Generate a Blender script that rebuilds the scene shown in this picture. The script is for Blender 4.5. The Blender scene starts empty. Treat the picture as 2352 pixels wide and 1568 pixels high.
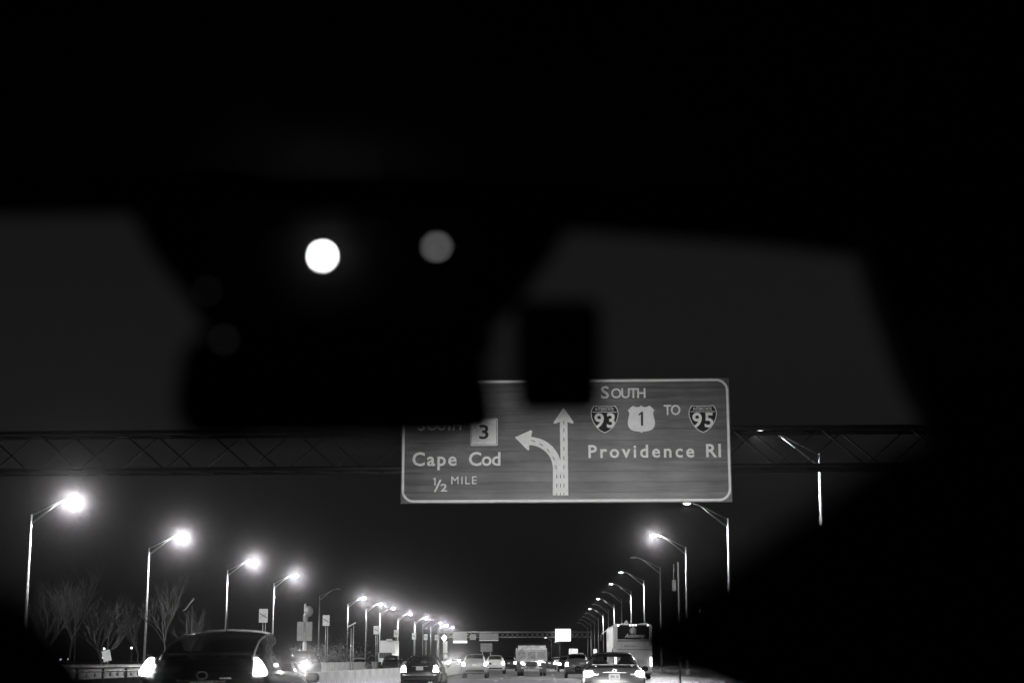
import bpy, math, random
from mathutils import Vector, Matrix
random.seed(7)
sc = bpy.context.scene
R = math.radians

# ------------------------------------------------------------------ camera
EYE = 1.25                                   # height of the lens above the road
FPX = 55 / 36 * 2352                         # focal length in pixels of a 2352 wide picture
PITCH = math.atan(731 / FPX)
YAW = math.atan(79 * math.cos(PITCH) / FPX)
cam = bpy.data.cameras.new('camera'); camo = bpy.data.objects.new('camera', cam)
sc.collection.objects.link(camo); sc.camera = camo
camo.location = (0, 0, EYE); camo.rotation_euler = (R(90) + PITCH, 0, YAW)
cam.lens = 55; cam.sensor_width = 36; cam.clip_start = .02; cam.clip_end = 5000
cam.dof.use_dof = True; cam.dof.focus_distance = 62; cam.dof.aperture_fstop = 2.0

# ------------------------------------------------------------------ night sky
w = bpy.data.worlds.new('World'); sc.world = w; w.use_nodes = True
nt = w.node_tree; bg = nt.nodes['Background']
sky = nt.nodes.new('ShaderNodeTexSky'); sky.sky_type = 'NISHITA'; sky.sun_disc = False
sky.sun_elevation = R(1); sky.sun_rotation = R(200); sky.air_density = 1.5; sky.dust_density = 2
bw = nt.nodes.new('ShaderNodeRGBToBW')
nt.links.new(sky.outputs[0], bw.inputs[0]); nt.links.new(bw.outputs[0], bg.inputs[0])
bg.inputs[1].default_value = 0.0105

# ------------------------------------------------------------------ exposure and render
v = sc.view_settings; v.view_transform = 'Standard'; v.look = 'None'; v.exposure = 0; v.gamma = 1
cy = sc.cycles
cy.use_denoising = True; cy.denoiser = 'OPENIMAGEDENOISE'; cy.max_bounces = 4; cy.diffuse_bounces = 1; cy.glossy_bounces = 2
cy.transmission_bounces = 2; cy.volume_bounces = 0; cy.transparent_max_bounces = 12
cy.sample_clamp_indirect = 1.5; cy.sample_clamp_direct = 0; cy.blur_glossy = 1
cy.use_light_tree = False; cy.use_adaptive_sampling = True; cy.adaptive_threshold = .01; cy.adaptive_min_samples = 72; cy.caustics_reflective = False; cy.caustics_refractive = False

# ------------------------------------------------------------------ helpers
C = sc.collection
CR = (math.cos(YAW), math.sin(YAW), 0)
CF = (-math.sin(YAW) * math.cos(PITCH), math.cos(YAW) * math.cos(PITCH), math.sin(PITCH))
CU = (math.sin(YAW) * math.sin(PITCH), -math.cos(YAW) * math.sin(PITCH), math.cos(PITCH))
def at(px, py, Y):
    """point on the plane at distance Y down the road that the photograph shows at (px, py) of 2352 x 1568"""
    a = (px - 1176) / FPX; b = (784 - py) / FPX
    d = [CF[i] + a * CR[i] + b * CU[i] for i in range(3)]
    k = Y / d[1]
    return Vector((d[0] * k, Y, EYE + d[2] * k))
def ats(px, py, Y):
    return at(px * .9408, py * .9408, Y)

MATS = {}
def mat(name, col, rough=.6, metal=0, coat=0, spec=.5, noise=0, nscale=4, bump=0, bscale=60):
    if name in MATS: return MATS[name]
    m = bpy.data.materials.new(name); m.use_nodes = True; n = m.node_tree; p = n.nodes['Principled BSDF']
    p.inputs['Base Color'].default_value = (col, col, col, 1)
    p.inputs['Roughness'].default_value = rough; p.inputs['Metallic'].default_value = metal
    p.inputs['Coat Weight'].default_value = coat; p.inputs['Coat Roughness'].default_value = .04
    p.inputs['Specular IOR Level'].default_value = spec
    tc = n.nodes.new('ShaderNodeTexCoord')
    nz = n.nodes.new('ShaderNodeTexNoise'); nz.inputs['Scale'].default_value = nscale; nz.inputs['Detail'].default_value = 6
    n.links.new(tc.outputs['Object'], nz.inputs['Vector'])
    mr = n.nodes.new('ShaderNodeMapRange'); k = noise if noise else .06
    mr.inputs['From Min'].default_value = .3; mr.inputs['From Max'].default_value = .7
    mr.inputs['To Min'].default_value = col * (1 - k); mr.inputs['To Max'].default_value = min(.95, col * (1 + k))
    n.links.new(nz.outputs['Fac'], mr.inputs['Value']); n.links.new(mr.outputs[0], p.inputs['Base Color'])
    if bump:
        b2 = n.nodes.new('ShaderNodeTexNoise'); b2.inputs['Scale'].default_value = bscale; b2.inputs['Detail'].default_value = 8
        n.links.new(tc.outputs['Object'], b2.inputs['Vector'])
        bp = n.nodes.new('ShaderNodeBump'); bp.inputs['Strength'].default_value = bump; bp.inputs['Distance'].default_value = .02
        n.links.new(b2.outputs['Fac'], bp.inputs['Height']); n.links.new(bp.outputs[0], p.inputs['Normal'])
    MATS[name] = m; return m
def lit(name, strength, col=1):
    if name in MATS: return MATS[name]
    m = bpy.data.materials.new(name); m.use_nodes = True; m.cycles.emission_sampling = 'NONE'; n = m.node_tree; p = n.nodes['Principled BSDF']
    p.inputs['Base Color'].default_value = (.6, .6, .6, 1)
    p.inputs['Emission Color'].default_value = (col, col, col, 1); p.inputs['Emission Strength'].default_value = strength
    MATS[name] = m; return m
def pane(name, tint, gloss=.06, rough=.02):
    if name in MATS: return MATS[name]
    m = bpy.data.materials.new(name); m.use_nodes = True; n = m.node_tree
    for x in list(n.nodes):
        if x.type == 'BSDF_PRINCIPLED': n.nodes.remove(x)
    tr = n.nodes.new('ShaderNodeBsdfTransparent'); tr.inputs[0].default_value = (tint, tint, tint, 1)
    gl = n.nodes.new('ShaderNodeBsdfGlossy'); gl.inputs['Roughness'].default_value = rough; gl.inputs[0].default_value = (1, 1, 1, 1)
    lw = n.nodes.new('ShaderNodeLayerWeight'); lw.inputs[0].default_value = .5
    pw = n.nodes.new('ShaderNodeMath'); pw.operation = 'POWER'; pw.inputs[1].default_value = 5
    fr = n.nodes.new('ShaderNodeMath'); fr.operation = 'MULTIPLY_ADD'; fr.inputs[1].default_value = .95; fr.inputs[2].default_value = .04
    n.links.new(lw.outputs['Facing'], pw.inputs[0]); n.links.new(pw.outputs[0], fr.inputs[0])
    mx = n.nodes.new('ShaderNodeMixShader'); out = n.nodes['Material Output']
    n.links.new(fr.outputs[0], mx.inputs[0]); n.links.new(tr.outputs[0], mx.inputs[1]); n.links.new(gl.outputs[0], mx.inputs[2])
    n.links.new(mx.outputs[0], out.inputs['Surface'])
    MATS[name] = m; return m

class MB:
    def __init__(s): s.v = []; s.f = []
    def add(s, vs, fs):
        o = len(s.v); s.v += [tuple(x) for x in vs]; s.f += [tuple(i + o for i in f) for f in fs]; return s
    def box(s, c, d, rot=None):
        x, y, z = d[0] / 2, d[1] / 2, d[2] / 2
        vs = [Vector((a, b, e)) for a in (-x, x) for b in (-y, y) for e in (-z, z)]
        if rot is not None: vs = [rot @ q for q in vs]
        c = Vector(c)
        return s.add([q + c for q in vs], [(0, 1, 3, 2), (4, 6, 7, 5), (0, 4, 5, 1), (2, 3, 7, 6), (0, 2, 6, 4), (1, 5, 7, 3)])
    def bbox(s, c, d, b=.02):
        """box with chamfered edges"""
        x, y, z = d[0] / 2, d[1] / 2, d[2] / 2; b = min(b, x * .9, y * .9, z * .9)
        vs = []; idx = {}
        for sx in (-1, 1):
            for sy in (-1, 1):
                for sz in (-1, 1):
                    for k in range(3):
                        q = [sx * (x - b), sy * (y - b), sz * (z - b)]; q[k] = (sx * x, sy * y, sz * z)[k]
                        idx[(sx, sy, sz, k)] = len(vs); vs.append((c[0] + q[0], c[1] + q[1], c[2] + q[2]))
        g = lambda *a: idx[a]; fs = []
        for u in (-1, 1):
            fs.append((g(u, -1, -1, 0), g(u, 1, -1, 0), g(u, 1, 1, 0), g(u, -1, 1, 0)))
            fs.append((g(-1, u, -1, 1), g(1, u, -1, 1), g(1, u, 1, 1), g(-1, u, 1, 1)))
            fs.append((g(-1, -1, u, 2), g(1, -1, u, 2), g(1, 1, u, 2), g(-1, 1, u, 2)))
            for t in (-1, 1):
                fs.append((g(u, t, -1, 0), g(u, t, 1, 0), g(u, t, 1, 1), g(u, t, -1, 1)))
                fs.append((g(u, -1, t, 0), g(u, 1, t, 0), g(u, 1, t, 2), g(u, -1, t, 2)))
                fs.append((g(-1, u, t, 1), g(1, u, t, 1), g(1, u, t, 2), g(-1, u, t, 2)))
                for r in (-1, 1): fs.append((g(u, t, r, 0), g(u, t, r, 1), g(u, t, r, 2)))
        return s.add(vs, fs)
    def tube(s, pts, rad, n=8, cap=True):
        pts = [Vector(p) for p in pts]; rad = rad if isinstance(rad, (list, tuple)) else [rad] * len(pts)
        vs = []; fs = []; up = None
        for i, p in enumerate(pts):
            d = (pts[min(i + 1, len(pts) - 1)] - pts[max(i - 1, 0)]).normalized()
            if up is None: up = Vector((0, 0, 1)) if abs(d.z) < .9 else Vector((1, 0, 0))
            a = d.cross(up).normalized(); b = a.cross(d).normalized(); up = b
            for k in range(n):
                t = 2 * math.pi * k / n; vs.append(p + (a * math.cos(t) + b * math.sin(t)) * rad[i])
        for i in range(len(pts) - 1):
            for k in range(n):
                k2 = (k + 1) % n; fs.append((i * n + k, i * n + k2, (i + 1) * n + k2, (i + 1) * n + k))
        if cap: fs.append(tuple(range(n - 1, -1, -1))); fs.append(tuple((len(pts) - 1) * n + k for k in range(n)))
        return s.add(vs, fs)
    def prism(s, poly, y0, y1, taper=1.0):
        """polygon of (x, z) extruded along y"""
        n = len(poly); cx = sum(p[0] for p in poly) / n; cz = sum(p[1] for p in poly) / n
        vs = [(cx + (x - cx) * taper, y0, cz + (z - cz) * taper) for x, z in poly] + [(x, y1, z) for x, z in poly]
        return s.add(vs, [tuple(range(n)), tuple(range(2 * n - 1, n - 1, -1))] + [(i, i + n, (i + 1) % n + n, (i + 1) % n) for i in range(n)])
    def yprof(s, poly, x0, x1):
        """polygon of (y, z) extruded along x"""
        n = len(poly); vs = [(x0, y, z) for y, z in poly] + [(x1, y, z) for y, z in poly]
        return s.add(vs, [tuple(range(n)), tuple(range(2 * n - 1, n - 1, -1))] + [(i, i + n, (i + 1) % n + n, (i + 1) % n) for i in range(n)])
    def disc(s, c, r, y0, y1, n=20, rz=None):
        rz = rz or r
        return s.prism([(c[0] + r * math.cos(2 * math.pi * k / n), c[1] + rz * math.sin(2 * math.pi * k / n)) for k in range(n)], y0, y1)
    def lathe_x(s, prof, c, n=20):
        """profile of (x, radius) turned about the x axis"""
        vs = []; fs = []; m = len(prof)
        for k in range(n):
            t = 2 * math.pi * k / n
            for x, r in prof: vs.append((c[0] + x, c[1] + r * math.cos(t), c[2] + r * math.sin(t)))
        for k in range(n):
            for i in range(m - 1):
                k2 = (k + 1) % n; fs.append((k * m + i, k * m + i + 1, k2 * m + i + 1, k2 * m + i))
        return s.add(vs, fs)
    def ball(s, c, r, nu=12, nv=8, zmin=-1.0):
        vs = []; fs = []
        for j in range(nv + 1):
            ph = -math.pi / 2 + math.pi * j / nv
            for i in range(nu):
                t = 2 * math.pi * i / nu
                vs.append((c[0] + r[0] * math.cos(ph) * math.cos(t), c[1] + r[1] * math.cos(ph) * math.sin(t), c[2] + r[2] * math.sin(ph)))
        for j in range(nv):
            for i in range(nu):
                i2 = (i + 1) % nu; fs.append((j * nu + i, j * nu + i2, (j + 1) * nu + i2, (j + 1) * nu + i))
        return s.add(vs, fs)
    def mesh(s, name, m, smooth=False):
        me = bpy.data.meshes.new(name); me.from_pydata(s.v, [], s.f); me.update()
        if m: me.materials.append(m)
        if smooth: me.polygons.foreach_set('use_smooth', [True] * len(me.polygons))
        return me
    def build(s, name, m, parent=None, smooth=False):
        return link(name, s.mesh(name, m, smooth), parent)
def link(name, data, parent=None, loc=None):
    o = bpy.data.objects.new(name, data); C.objects.link(o)
    if parent is not None: o.parent = parent
    if loc is not None: o.location = loc
    return o
def tag(o, label, cat, group=None):
    o['label'] = label; o['category'] = cat
    if group: o['group'] = group
    return o
def thing(name, label, cat, loc=(0, 0, 0), rz=0, group=None):
    o = link(name, None, None, loc); o.rotation_euler.z = rz; o.empty_display_size = .2
    return tag(o, label, cat, group)
def struct(o): o['kind'] = 'structure'; return o
def copy_tree(o, parent=None):
    c = o.copy(); C.objects.link(c); c.parent = parent
    for ch in o.children: copy_tree(ch, c)
    return c

# text as thin meshes ------------------------------------------------
def text_mesh(body, bold=0, space=1.0, shear=0, ext=.012):
    cu = bpy.data.curves.new('lettering', 'FONT'); cu.body = body; cu.extrude = ext; cu.offset = bold
    cu.space_character = space; cu.shear = shear; cu.resolution_u = 3
    o = bpy.data.objects.new('lettering', cu); me = bpy.data.meshes.new_from_object(o)
    bpy.data.objects.remove(o); bpy.data.curves.remove(cu); return me
def bounds(me):
    xs = [q.co.x for q in me.vertices]; ys = [q.co.y for q in me.vertices]
    return min(xs), max(xs), min(ys), max(ys)
CAPH = None
def lettering(body, x0, x1, zb, zt, y, m, parent, bold=.012, fit_space=True, shear=0, name='lettering', thick=.006):
    """write body between x0 and x1, capitals from zb to zt, facing -y at depth y"""
    global CAPH
    if CAPH is None: b = bounds(text_mesh('H')); CAPH = b[3]
    s = (zt - zb) / CAPH; W = (x1 - x0) / s; space = 1.0
    if fit_space and len(body) > 1:
        b1 = bounds(text_mesh(body, bold, 1.0, shear)); b2 = bounds(text_mesh(body, bold, 1.5, shear))
        w1, w2 = b1[1] - b1[0], b2[1] - b2[0]
        space = max(.85, min(1.6, 1.0 + .5 * (W - w1) / max(1e-6, w2 - w1)))
    me = text_mesh(body, bold, space, shear); b = bounds(me)
    sx = (x1 - x0) / (b[1] - b[0])
    for q in me.vertices:
        c = q.co; q.co = Vector((x0 + (c.x - b[0]) * sx, y - thick * (1 if c.z > 0 else 0), zb + c.y * s))
    me.materials.clear(); me.materials.append(m); me.update()
    return link(name, me, parent)

# ------------------------------------------------------------------ materials
asphalt = mat('asphalt', .20, .5, noise=.35, nscale=.35, bump=.35, bscale=90)
verge = mat('dry_verge', .07, .95, noise=.5, nscale=.8, bump=.6, bscale=12)
concrete = mat('concrete', .55, .8, noise=.22, nscale=2.2, bump=.25, bscale=30)
paintline = mat('road_paint', .75, .6, noise=.25, nscale=9)
galv = mat('galvanised_steel', .5, .42, .7, noise=.2, nscale=5)
darksteel = mat('weathered_steel', .014, .7, 0, noise=.3, nscale=3)
dullsteel = mat('dull_grey_steel', .09, .7, noise=.2)
signgreen = mat('sign_green_sheeting', .12, .38, noise=.25, nscale=1.3)
def streaks(m, amp, base):
    n = m.node_tree; p = n.nodes['Principled BSDF']; tc = n.nodes.new('ShaderNodeTexCoord'); mp = n.nodes.new('ShaderNodeMapping'); mp.inputs['Scale'].default_value = (.3, 1, 5)
    oi = n.nodes.new('ShaderNodeObjectInfo'); ad = n.nodes.new('ShaderNodeVectorMath'); ad.operation = 'ADD'
    n.links.new(tc.outputs['Object'], ad.inputs[0]); n.links.new(oi.outputs['Random'], ad.inputs[1]); n.links.new(ad.outputs[0], mp.inputs[0])
    a = n.nodes.new('ShaderNodeTexNoise'); a.inputs['Scale'].default_value = 1.6; a.inputs['Detail'].default_value = 8; a.inputs['Roughness'].default_value = .65; n.links.new(mp.outputs[0], a.inputs['Vector'])
    b = n.nodes.new('ShaderNodeTexNoise'); b.inputs['Scale'].default_value = .8; b.inputs['Detail'].default_value = 4; n.links.new(ad.outputs[0], b.inputs['Vector'])
    mu = n.nodes.new('ShaderNodeMath'); mu.operation = 'MULTIPLY'; n.links.new(a.outputs['Fac'], mu.inputs[0]); n.links.new(b.outputs['Fac'], mu.inputs[1])
    mr = n.nodes.new('ShaderNodeMapRange'); mr.inputs['From Min'].default_value = .12; mr.inputs['From Max'].default_value = .42; mr.inputs['To Min'].default_value = base * (1 - amp); mr.inputs['To Max'].default_value = base * (1 + amp)
    n.links.new(mu.outputs[0], mr.inputs[0]); n.links.new(mr.outputs[0], p.inputs['Base Color'])
    rr = n.nodes.new('ShaderNodeMapRange'); rr.inputs['To Min'].default_value = .2; rr.inputs['To Max'].default_value = .55; n.links.new(a.outputs['Fac'], rr.inputs[0]); n.links.new(rr.outputs[0], p.inputs['Roughness'])
streaks(signgreen, .62, .10)
signwhite = mat('sign_white_sheeting', .78, .5, noise=.08, nscale=6)
signblue = mat('sign_dark_sheeting', .005, .5, spec=.2, noise=.15)
black = mat('black_print', .008, .6)
plate_m = mat('plate_white', .9, .5)
rubber = mat('tyre_rubber', .02, .85)
rimm = mat('wheel_alloy', .45, .35, .8)
plastic = mat('black_plastic', .015, .5)
cabin = mat('cabin_black', .05, .9, spec=0)
lining_m = mat('roof_cloth', .045, .95, spec=0)
cabin_trim = mat('cabin_trim', .02, .8, spec=.05)
glass_t = pane('tinted_glass', .45)
glass_c = pane('clear_glass', .97)
tail_m = lit('tail_lamp', 9); tail_hi = lit('brake_lamp', 14)
dimlamp = lit('marker_lamp', 6)
head_m = lit('headlamp', 60); head_far = lit('far_headlamp', 40)
lampL = lit('street_lamp_bowl', 60); lampR = lit('street_lamp_flat', 30); lampM = lit('street_lamp_dim_bowl', 40); lampF = lit('street_lamp_far', 60)
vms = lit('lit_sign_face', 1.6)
paint_black = mat('paint_black', .005, .32, 0, 1.0)
paint_dark = mat('paint_dark', .03, .3, .2, 1.0)
paint_silver = mat('paint_silver', .42, .35, .5, .8)
paint_grey = mat('paint_grey', .19, .35, .3, 1.0)
paint_white = mat('paint_white', .72, .4, 0, .6)
seatm = mat('seat_cloth', .04, .9)

# ------------------------------------------------------------------ ground
def sheet(name, x0, x1, y0, y1, z, m, label=None):
    return MB().add([(x0, y0, z), (x1, y0, z), (x1, y1, z), (x0, y1, z)], [(0, 1, 2, 3)]).build(name, m)
struct(sheet('ground', -1500, 1500, -300, 3500, -.02, verge))
struct(sheet('road', -31.5, 11.2, -60, 1500, 0, asphalt))
dash_me = MB().box((0, 0, 0), (.15, 3.05, .004)).mesh('lane_dash', paintline)
lines = struct(link('lane_markings', None)); 
for x in (.55, -3.1, 4.2, -19.0, -22.7, -26.3):
    n = 0
    for k in range(34):
        y = 60 + k * 12.2 + (2.0 if x < 0 else 0)
        link('lane_dash', dash_me, lines, (x, y, .006))
for x in (7.9, -6.9, -15.2, -30.0):
    MB().box((x, 600, .006), (.15, 1200, .004)).build('edge_line', paintline, lines)

# ------------------------------------------------------------------ median barriers
def barrier_profile(h, w=.3):
    return [(-w, 0), (-w, .07), (-w * .55, .30), (-w * .30, h), (w * .30, h), (w * .55, .30), (w, .07), (w, 0)]
def barrier(x, h, y0, n, L, label, wob=.012):
    r = thing('concrete_barrier', label, 'barrier', (x, y0, 0))
    sec = MB().prism(barrier_profile(h), .012, L - .012).mesh('segment', concrete)
    cap = MB().box((0, L / 2, h + .012), (.22, L - .2, .02)).mesh('cap', concrete)
    for k in range(n):
        o = link('segment', sec, r, (random.uniform(-wob, wob), k * L, 0)); o.rotation_euler.z = random.uniform(-.0015, .0015)
    return r
barrier(-8.5, .82, 52, 60, 3.0, 'low pale concrete median barrier beside the dark sedan')
barrier(-15.6, 1.1, 50, 70, 6.0, 'taller concrete barrier behind the low median barrier, with posts above it')

# steel rail that leads up to the concrete, far left
gr = thing('guard_rail', 'pale steel guard rail with small reflectors at the lower left edge', 'guard rail', (-10.2, 24, 0))
MB().tube([(0, 0, 1.1), (0, 26, 1.1)], .045, 10).build('top_rail', galv, gr, True)
MB().tube([(0, 0, 1.0), (0, 26, 1.0)], .018, 8).build('lower_rail', galv, gr, True)
MB().box((0, 13, .42), (.25, 26, .84)).build('plinth', mat('dark_plinth', .06, .9, noise=.4), gr)
refl = MB().bbox((.14, 0, .93), (.03, .10, .085), .012).mesh('reflector', mat('reflector_white', .9, .25))
post_me = MB().box((0, 0, .97), (.06, .08, .25)).mesh('post', galv)
for k in range(42):
    link('reflector', refl, gr, (0, .3 + k * .62, 0))
for k in range(13): link('post', post_me, gr, (0, .6 + k * 2.0, 0))

# ------------------------------------------------------------------ street lamps
def lamp_proto(kind, name, m_lens):
    """pole at the origin, arm reaching +x; head centre 2.8 m out and 12 m up"""
    r = link(name, None)
    MB().tube([(0, 0, 0), (0, 0, 6), (0, 0, 11.0)], [.115, .095, .06], 10).build('pole', galv, r, True)
    MB().tube([(0, 0, 0), (0, 0, .5)], [.2, .16], 10).build('base', concrete, r)
    MB().tube([(0, 0, 10.35), (1.75, 0, 11.75), (2.05, 0, 11.93), (2.4, 0, 12.02)], [.05, .045, .04, .04], 8).build('arm', galv, r, True)
    MB().tube([(0, 0, 10.92), (1.0, 0, 11.42), (1.75, 0, 11.82)], .022, 6).build('brace', galv, r, True)
    hd = MB()
    rings = [(2.35, .05, .05, 12.03), (2.45, .11, .07, 12.04), (2.65, .17, .10, 12.06), (2.9, .19, .11, 12.06), (3.1, .15, .08, 12.04), (3.2, .06, .04, 12.02)]
    n = 12; vs = []; fs = []
    for (x, ry, rz, z) in rings:
        for k in range(n):
            t = 2 * math.pi * k / n; zz = math.sin(t) * rz
            vs.append((x, ry * math.cos(t), z + (zz if zz > 0 else zz * .35)))
    for i in range(len(rings) - 1):
        for k in range(n):
            k2 = (k + 1) % n; fs.append((i * n + k, i * n + k2, (i + 1) * n + k2, (i + 1) * n + k))
    fs += [tuple(range(n)), tuple(len(vs) - n + k for k in range(n))]
    h = hd.add(vs, fs).build('lamp_head', galv, r, True)
    if kind == 'bowl': MB().ball((2.85, 0, 11.99), (.26, .17, .16), 12, 8).build('lens', m_lens, h, True)
    else: MB().ball((2.85, 0, 12.01), (.24, .14, .055), 12, 6).build('lens', m_lens, h, True)
    if m_lens is not unlit:
        L = bpy.data.lights.new('bulb', 'POINT' if kind == 'bowl' else 'SPOT'); L.energy = LAMP_W * (.4 if m_lens is lampM else 1); L.shadow_soft_size = .06
        if kind != 'bowl': L.spot_size = R(168); L.spot_blend = .35
        link('bulb', L, h, (2.85, 0, 11.80 if kind == 'bowl' else 11.88))
    return r
LAMP_W = 16500
unlit = mat('unlit_lens', .35, .3)
PROTO = {}
def street_lamp(kind, x, y, side, label, group):
    m = {'bowl': lampL, 'flat': lampR, 'far': lampF, 'mid': lampM, 'off': unlit}[kind]
    if kind not in PROTO:
        o = PROTO[kind] = lamp_proto('bowl' if kind in ('bowl', 'far', 'mid') else 'flat', 'street_lamp', m)
    else: o = copy_tree(PROTO[kind])
    o.location = (x - 2.85 * side, y, 0); o.rotation_euler = (random.uniform(-.004, .004), random.uniform(-.005, .005), (0 if side > 0 else math.pi) + random.uniform(-.05, .05))
    tag(o, label, 'street lamp', group); return o
ords = ['nearest', 'second', 'third', 'fourth', 'fifth', 'sixth', 'seventh', 'eighth', 'ninth', 'tenth', 'eleventh', 'twelfth', 'thirteenth', 'fourteenth', 'fifteenth']
left = [(106.5, 'bowl'), (138.8, 'bowl'), (173.6, 'bowl'), (203.5, 'bowl'), (245, 'off'), (280.5, 'bowl'), (309, 'bowl'), (335, 'bowl'), (376, 'bowl'), (412, 'far'), (440, 'off'), (470, 'far'), (500, 'far'), (533, 'far')]
for i, (y, k) in enumerate(left):
    street_lamp(k, -32.3 if y < 400 else -31.3, y, 1, ('unlit ' if k == 'off' else 'glowing ') + 'street lamp on the left side of the highway, %s in its row' % (ords[i] if i else 'nearest and biggest'), 'street lamps along the left side')
street_lamp('bowl', -32.3, 73, 1, 'glowing street lamp on the left roadside just past the picture edge', 'street lamps along the left side')
right = [(75, 'flat'), (110.4, 'flat'), (138.7, 'mid'), (170, 'off'), (198, 'flat'), (229, 'flat'), (257.6, 'off'), (285.4, 'flat'), (314, 'off'), (341, 'flat'), (374, 'off'), (405, 'off'), (436, 'off'), (470, 'off')]
rl = {0: 'lit street lamp seen through the sign truss, right of the big sign', 1: 'street lamp whose head hides under the bottom edge of the big sign', 2: 'street lamp with the brightest glow on the right side'}
for i, (y, k) in enumerate(right):
    street_lamp(k, 10.25 if y < 80 else 9.9 if y < 130 else 9.4, y, -1, rl.get(i, ('unlit' if k == 'off' else 'lit') + ' street lamp on the right side of the highway, %s in its row' % ords[i]), 'street lamps along the right side')
street_lamp('flat', -.4, 786, -1, 'small lit lamp far down the road, left of the white overhead sign', 'far street lamps')
street_lamp('flat', 5.5, 955, -1, 'small lit lamp far down the road, just under the white overhead sign', 'far street lamps')

# ------------------------------------------------------------------ near gantry and its sign
SY = 47.0; GROT = -R(1.6)
g = thing('sign_gantry', 'dark steel truss gantry that carries the big green route sign', 'gantry', (0, SY + .9, 0), GROT)
GX0, GX1, GZ0, GZ1, GD = -24.0, 14.5, 7.05, 8.22, 1.1
for yy in (0, GD):
    for zz in (GZ0, GZ1):
        MB().tube([(GX0, yy, zz), (GX1, yy, zz)], .075, 8).build('chord', darksteel, g, True)
step = 1.35; npan = int((GX1 - GX0) / step)
d_up = MB().tube([(0, 0, GZ0), (step, 0, GZ1)], .024, 6).mesh('brace', darksteel, True)
d_dn = MB().tube([(0, 0, GZ1), (step, 0, GZ0)], .032, 6).mesh('brace', darksteel, True)
h_cr = MB().tube([(0, 0, 0), (step, GD, 0)], .026, 6).mesh('brace', darksteel, True)
for k in range(npan):
    link('brace', d_up if k % 2 else d_dn, g, (GX0 + k * step, 0, 0))
    link('brace', d_dn if k % 2 else d_up, g, (GX0 + (k - .4) * step, GD, 0))
    link('brace', h_cr, g, (GX0 + k * step, 0, GZ0)); link('brace', h_cr, g, (GX0 + k * step, 0, GZ1))
for xx in (GX0, GX1):
    for yy in (0, GD): MB().tube([(xx, yy, 0), (xx, yy, GZ1 + .2)], .14, 12).build('upright', darksteel, g, True)

s0 = at(919, 1156.5, SY); SX0, SX1, SZ0, SZ1 = s0.x, at(1681, 1151, SY).x, s0.z + .02, at(1300, 870.5, SY).z
SCX = (SX0 + SX1) / 2
sg = thing('overhead_sign', 'big dark route sign for Cape Cod and Providence hanging from the near gantry', 'sign', (SCX, SY, 0), GROT)
LX = lambda px: ats(px, 1120, SY).x - SCX
def LXZ(px, py): p = ats(px, py, SY); return p.x - SCX, p.z
hw = (SX1 - SX0) / 2; npl = 12; ph = (SZ1 - SZ0) / npl
pl = MB(); pl.bbox((0, .03, ph / 2), (2 * hw, .06, ph - .002), .003)
plm = pl.mesh('plank', signgreen)
for k in range(npl):
    o = link('plank', plm, sg, (0, 0, SZ0 + k * ph)); o.rotation_euler.x = random.uniform(-.012, .012)
for xx in (-4.0, -1.4, 1.4, 4.0): MB().box((xx, .45, (SZ0 + SZ1) / 2), (.10, .72, SZ1 - SZ0 - .2)).build('hanger', darksteel, sg)
# border, a rounded frame
def rrect(x0, x1, z0, z1, r, n=8):
    pts = []
    for cx, cz, a in ((x1 - r, z1 - r, 0), (x0 + r, z1 - r, 90), (x0 + r, z0 + r, 180), (x1 - r, z0 + r, 270)):
        for k in range(n + 1):
            t = R(a + 90 * k / n); pts.append((cx + r * math.cos(t), cz + r * math.sin(t)))
    return pts
def ring(outer, inner, y0, y1):
    n = len(outer); b = MB()
    vs = [(x, y0, z) for x, z in outer] + [(x, y0, z) for x, z in inner] + [(x, y1, z) for x, z in outer] + [(x, y1, z) for x, z in inner]
    fs = []
    for i in range(n):
        j = (i + 1) % n
        fs += [(i, j, n + j, n + i), (i, 2 * n + i, 2 * n + j, j), (n + i, n + j, 3 * n + j, 3 * n + i)]
    return b.add(vs, fs)
ring(rrect(-hw + .03, hw - .03, SZ0 + .03, SZ1 - .03, .36), rrect(-hw + .10, hw - .10, SZ0 + .10, SZ1 - .10, .29), -.020, -.008).build('border', signwhite, sg)
def A(zx, zy): return LXZ(950 + zx / 4.48, 900 + zy / 4.48)
def B(zx, zy): return LXZ(1350 + zx / 4.48, 900 + zy / 4.48)
def word(t, fn, zx0, zx1, zt, zb, y=-.016, m=signwhite, bold=.015, parent=sg, **k):
    x0, z0 = fn(zx0, zb); x1, z1 = fn(zx1, zt)
    return lettering(t, x0, x1, z0, z1, y, m, parent, bold, **k)
word('Cape', A, 250, 738, 910, 1053, bold=.02); word('Cod', A, 870, 1218, 910, 1053, bold=.02)
def one(fn, a, b, t, bt, m, par, y, name='numeral'):
    (x0, z0), (x1, z1) = fn(a, bt), fn(b, t); w_ = (x1 - x0); st_ = w_ * .52
    return MB().prism([(x1 - st_, z0), (x1, z0), (x1, z1), (x1 - st_ * .8, z1), (x0, z1 - (z1 - z0) * .17), (x0, z1 - (z1 - z0) * .29), (x1 - st_, z1 - (z1 - z0) * .17)], y - .006, y).build(name, m, par)
one(A, 478, 507, 1185, 1270, signwhite, sg, -.010); word('2', A, 560, 632, 1255, 1335, bold=.02)
(xa, za), (xb, zb) = A(496, 1342), A(560, 1208)
MB().prism([(xa - .03, za), (xa + .03, za), (xb + .03, zb), (xb - .03, zb)], -.022, -.010).build('slash', signwhite, sg)
word('MILE', A, 678, 956, 1172, 1258, bold=0)
word('S', A, 310, 390, 540, 668); word('OUTH', A, 412, 788, 560, 665)
word('S', B, 525, 612, 196, 325); word('OUTH', B, 636, 1009, 218, 322)
word('TO', B, 1211, 1390, 402, 508)
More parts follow.
